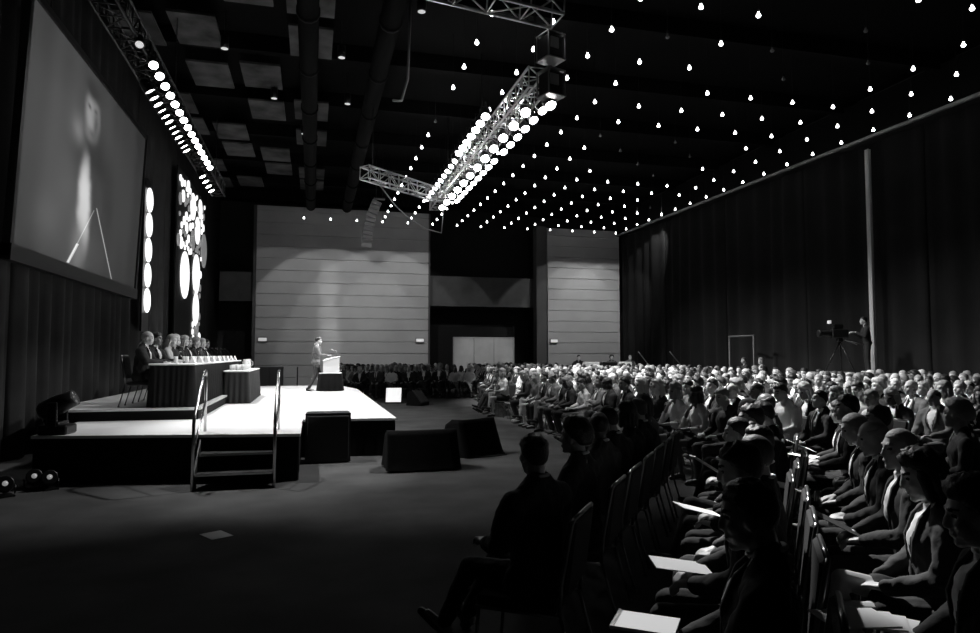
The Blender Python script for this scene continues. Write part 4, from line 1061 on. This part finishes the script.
# sound desk ------------------------------------------------------------
t = thing('desk_platform', 'raised platform under the sound desk in the far corner', 'platform', (14.1, 31.3, 0)); MB().box((0, 0, .22), (4.6, 3.0, .44), 0, None, .02).build('deck', M_BLACK, t)
t = thing('sound_desk', 'white-topped sound control desk in the far corner by the panelled wall', 'desk', (14.1, 30.6, .44))
MB().box((0, 0, .735), (3.4, .8, .04), 0, None, .01).build('tabletop', M_TABLE, t); MB().box((0, -.36, .36), (3.36, .03, .70)).build('front_panel', M_SKIRT, t)
for s in (-1, 1): MB().box((s*1.6, 0, .36), (.04, .7, .7)).build('leg', M_METAL, t)
for i, (dx, w_, l) in enumerate(((-1.1, .7, 'pale equipment case on the sound desk, closest to the stage side'), (-.2, .8, 'dark mixing console on the middle of the sound desk'), (.7, .5, 'pale equipment case on the sound desk beside the mixing console'))):
    o = thing('mixing_console' if i == 1 else 'equipment_case', l, 'equipment', (14.1+dx, 30.6, 1.196)); MB().box((0, 0, .1), (w_, .45, .2), 0, None, .02).build('housing', M_METAL if i == 1 else M_WHITE, o)
    MB().box((0, -.05, .215), (w_*.8, .3, .02)).build('panel', mat('desk panel', .2, .4), o)
for i, (dx, l) in enumerate(((-1.5, 'technician at the stage-side end of the sound desk'), (.25, 'technician behind the middle of the sound desk'), (1.25, 'technician at the wall end of the sound desk'))):
    inst_person(person_parts(hair=('short', 'curly', 'crop')[i], dress='shirt', arms='table', legs='flat', sd=70+i, lean=.1, vb=.015, vc=.018), mset((0, 1, 0)[i], (0, 0, 2)[i], (0, 1, 3)[i], 0), l, (14.1+dx, 31.25, .44), -PI/2, 'sound desk technicians', .95)
    chair(14.1+dx, 31.25, -PI/2, 'black chair of the %s' % l, 'technician chairs', False, False, .44)
for i, (x, y, dx) in enumerate(((15.6, 29.7, -.55), (16.3, 27.9, -.6))):
    o = thing('microphone_stand', 'leaning silver boom stand by the side drape, %s the sound desk' % ('beside' if i == 0 else 'nearer than'), 'stand', (x, y, 0))
    MB().tube([(0, 0, .02), (0, 0, 1.15)], .02, 6).lathe([(.22, 0), (.22, .02), (.03, .05)], n=12).build('base', M_METAL, o); MB().tube([(.25, 0, .95), (dx, 0, 1.9)], .022, 6).build('boom', M_STEEL, o)

# papers on laps ----------------------------------------------------------
def sheet(p, w_, l_, rz, tilt, name, label, m=M_PAPER, roll=0.):
    o = MB().box((0, 0, 0), (l_, w_, .004)).build(name, m, None, p); o.rotation_euler = (roll, tilt, rz); tag(o, label, 'paper'); return o
t = thing('spiral_notebook', 'open white notebook on the lap of the closest second-row person', 'notebook', (1.25, 2.435, .715), RA)
MB().box((0, 0, .006), (.24, .17, .012)).build('page_block', M_PAPER, t)
sp_ = MB()
for k in range(14): sp_.tube([(.112+.012*math.cos(a), -.08+k*.0123, .006+.012*math.sin(a)) for a in [q*PI/3 for q in range(7)]], .0015, 4)
sp_.build('spiral_binding', M_STEEL, t)
sheet((1.74, 3.02, .73), .20, .27, RA+.35, -.12, 'paper_sheet', 'white sheet on the lap of the second person in the second row')
sheet((2.44, 4.0, .745), .20, .28, RA+.5, -.25, 'paper_sheet', 'tilted white sheet held by the fourth person in the second row')
sheet((3.20, 5.09, .83), .21, .29, RA+.3, -.55, 'paper_programme', 'raised white programme held in the second row, farther from the camera', roll=.1)
sheet((3.62, 4.62, .72), .2, .28, RA-.2, -.15, 'paper_sheet', 'white sheet on the lap of the fifth person in the third row')
sheet((4.98, 6.18, .80), .22, .30, RA+.2, -.4, 'paper_programme', 'large white pages held up by the eighth person in the third row')
sheet((4.88, 6.02, .72), .2, .28, RA-.4, -.1, 'paper_sheet', 'lower white page under the large pages in the third row')
o = sheet((3.12, 3.56, .72), .22, .30, RA+.1, -.45, 'dark_folder', 'dark folder held on the lap of the crop-haired third-row man', mat('folder dark', .03, .6)); o['category'] = 'folder'
t = thing('paper_pile', 'loose pile of white papers and programmes on the lap of the curly-haired woman', 'papers', (2.20, 2.36, .66), RA)
for k in range(4):
    s_ = MB().box((.03*k-.04, .02*k-.03, .006*k+.003), (.28, .2, .004), 0, Matrix.Rotation(.25*k-.3, 3, 'Z')).build('paper_sheet', M_PAPER, t)

# ------------------------------------------------------------------ lights
def spot(loc, aim, power, deg, blend=.4, rad=.12):
    l = bpy.data.lights.new('spot', 'SPOT'); l.energy = power; l.spot_size = math.radians(deg); l.spot_blend = blend; l.shadow_soft_size = rad
    o = bpy.data.objects.new('spot', l); COL.objects.link(o); o.location = loc
    o.rotation_euler = (V(aim)-V(loc)).to_track_quat('-Z', 'Y').to_euler(); return o
for y in (11.6, 14.6, 17.6, 20.6, 23.4):     # stage wash from both trusses
    spot((3.9, y, 6.75), (-1.0, y-.5, .6), 1500, 48, .6)
for y in (11.5, 14, 17, 20, 23): spot((-2.75, y+.4, 6.9), (.3, y-.6, .6), 1100, 55, .6)
spot((3.9, 22.5, 6.8), (.3, 21.5, 1.9), 4000, 16, .5)          # on the speaker
spot((3.0, 16.0, 6.8), (.4, 21.5, 1.9), 1500, 18, .6)
for y in (12.5, 15, 18, 21, 24): spot((4.7, y, 6.7), (8.8, y-.2, 1.0), 3000, 75, .8, .25)   # on the seats
for y in (16, 22, 27): spot((9, y+2, 8.5), (12.5, y, 1.0), 2200, 85, .9, .3)
for aim, e, d in (((2.75, 3.0, .55), 5000, 11), ((1.2, 2.5, .70), 3200, 6), ((1.9, 3.3, .7), 2600, 7), ((2.5, 4.1, .7), 3000, 8), ((3.6, 4.6, .8), 4500, 12), ((3.2, 5.1, .8), 2500, 8), ((4.9, 6.1, .8), 6500, 11)):   # added narrow beams, without fixtures, on the laps of the first rows
    spot((3.5, 9.2, 6.7), aim, e, d, .8, .12)
for y in (14.5, 18.5, 22.5):     # point lights added inside the central truss to brighten its chords
    l = bpy.data.lights.new('spill_fill', 'POINT'); l.energy = 45; l.shadow_soft_size = .05; o = bpy.data.objects.new('spill_fill', l); COL.objects.link(o); o.location = (4.32, y, 7.3)
spot((5.2, 13.0, 6.6), (8.6, 7.2, 1.), 3200, 62, .9, .25)
# grey wash on the panelled walls
for x, p in ((-1.6, 200), (.9, 560), (3.4, 600), (5.6, 600)): spot((x, 28.6, 9.1), (x, 36, 2.6), p, 56, .12, .08)
for z, p in ((2.4, 800), (3.7, 650), (5.0, 480), (6.2, 260)): spot((1.0, 31.0, 8.8), (.75, 36, z), p, 12, .95, .1)
for x in (13.6, 15.0, 16.4): spot((x, 29.6, 9.0), (x, 36, 2.9), 560, 54, .12, .08)
spot((9.1, 31.5, 8.0), (9.1, 36.3, .9), 700, 30, .7, .1)  # spot added to brighten the partition board, no fixture of its own
spot((14.1, 28.6, 7.5), (14.1, 30.6, 1.2), 1200, 30, .8, .1)  # added light over the sound desk, without a lamp body
# drape up-lights between the lit panels
for y, p in ((21.3, 160), (23.4, 160), (24.3, 260)): spot((-4.50, y, RZ+.1), (-4.78, y, 5.0), p, 24, .8, .05)
spot((-3.0, 17.0, 6.9), (-4.7, 14.5, 1.8), 130, 70, .9)

w = bpy.data.worlds.new('dim hall'); sc.world = w; w.use_nodes = True
w.node_tree.nodes['Background'].inputs[0].default_value = (1, 1, 1, 1); w.node_tree.nodes['Background'].inputs[1].default_value = .002

# ------------------------------------------------------------------ camera
cam = bpy.data.cameras.new('camera'); cam.sensor_width = 36; cam.lens = 36*FPX/980; cam.clip_start = .05; cam.clip_end = 200
co = bpy.data.objects.new('camera', cam); COL.objects.link(co)
M4 = Matrix((CR, CU, -CF)).transposed().to_4x4(); M4.translation = EYE; co.matrix_world = M4
sc.camera = co
vs_ = sc.view_settings; vs_.view_transform = 'Standard'; vs_.look = 'None'; vs_.gamma = 1; vs_.exposure = 0; vs_.use_curve_mapping = False
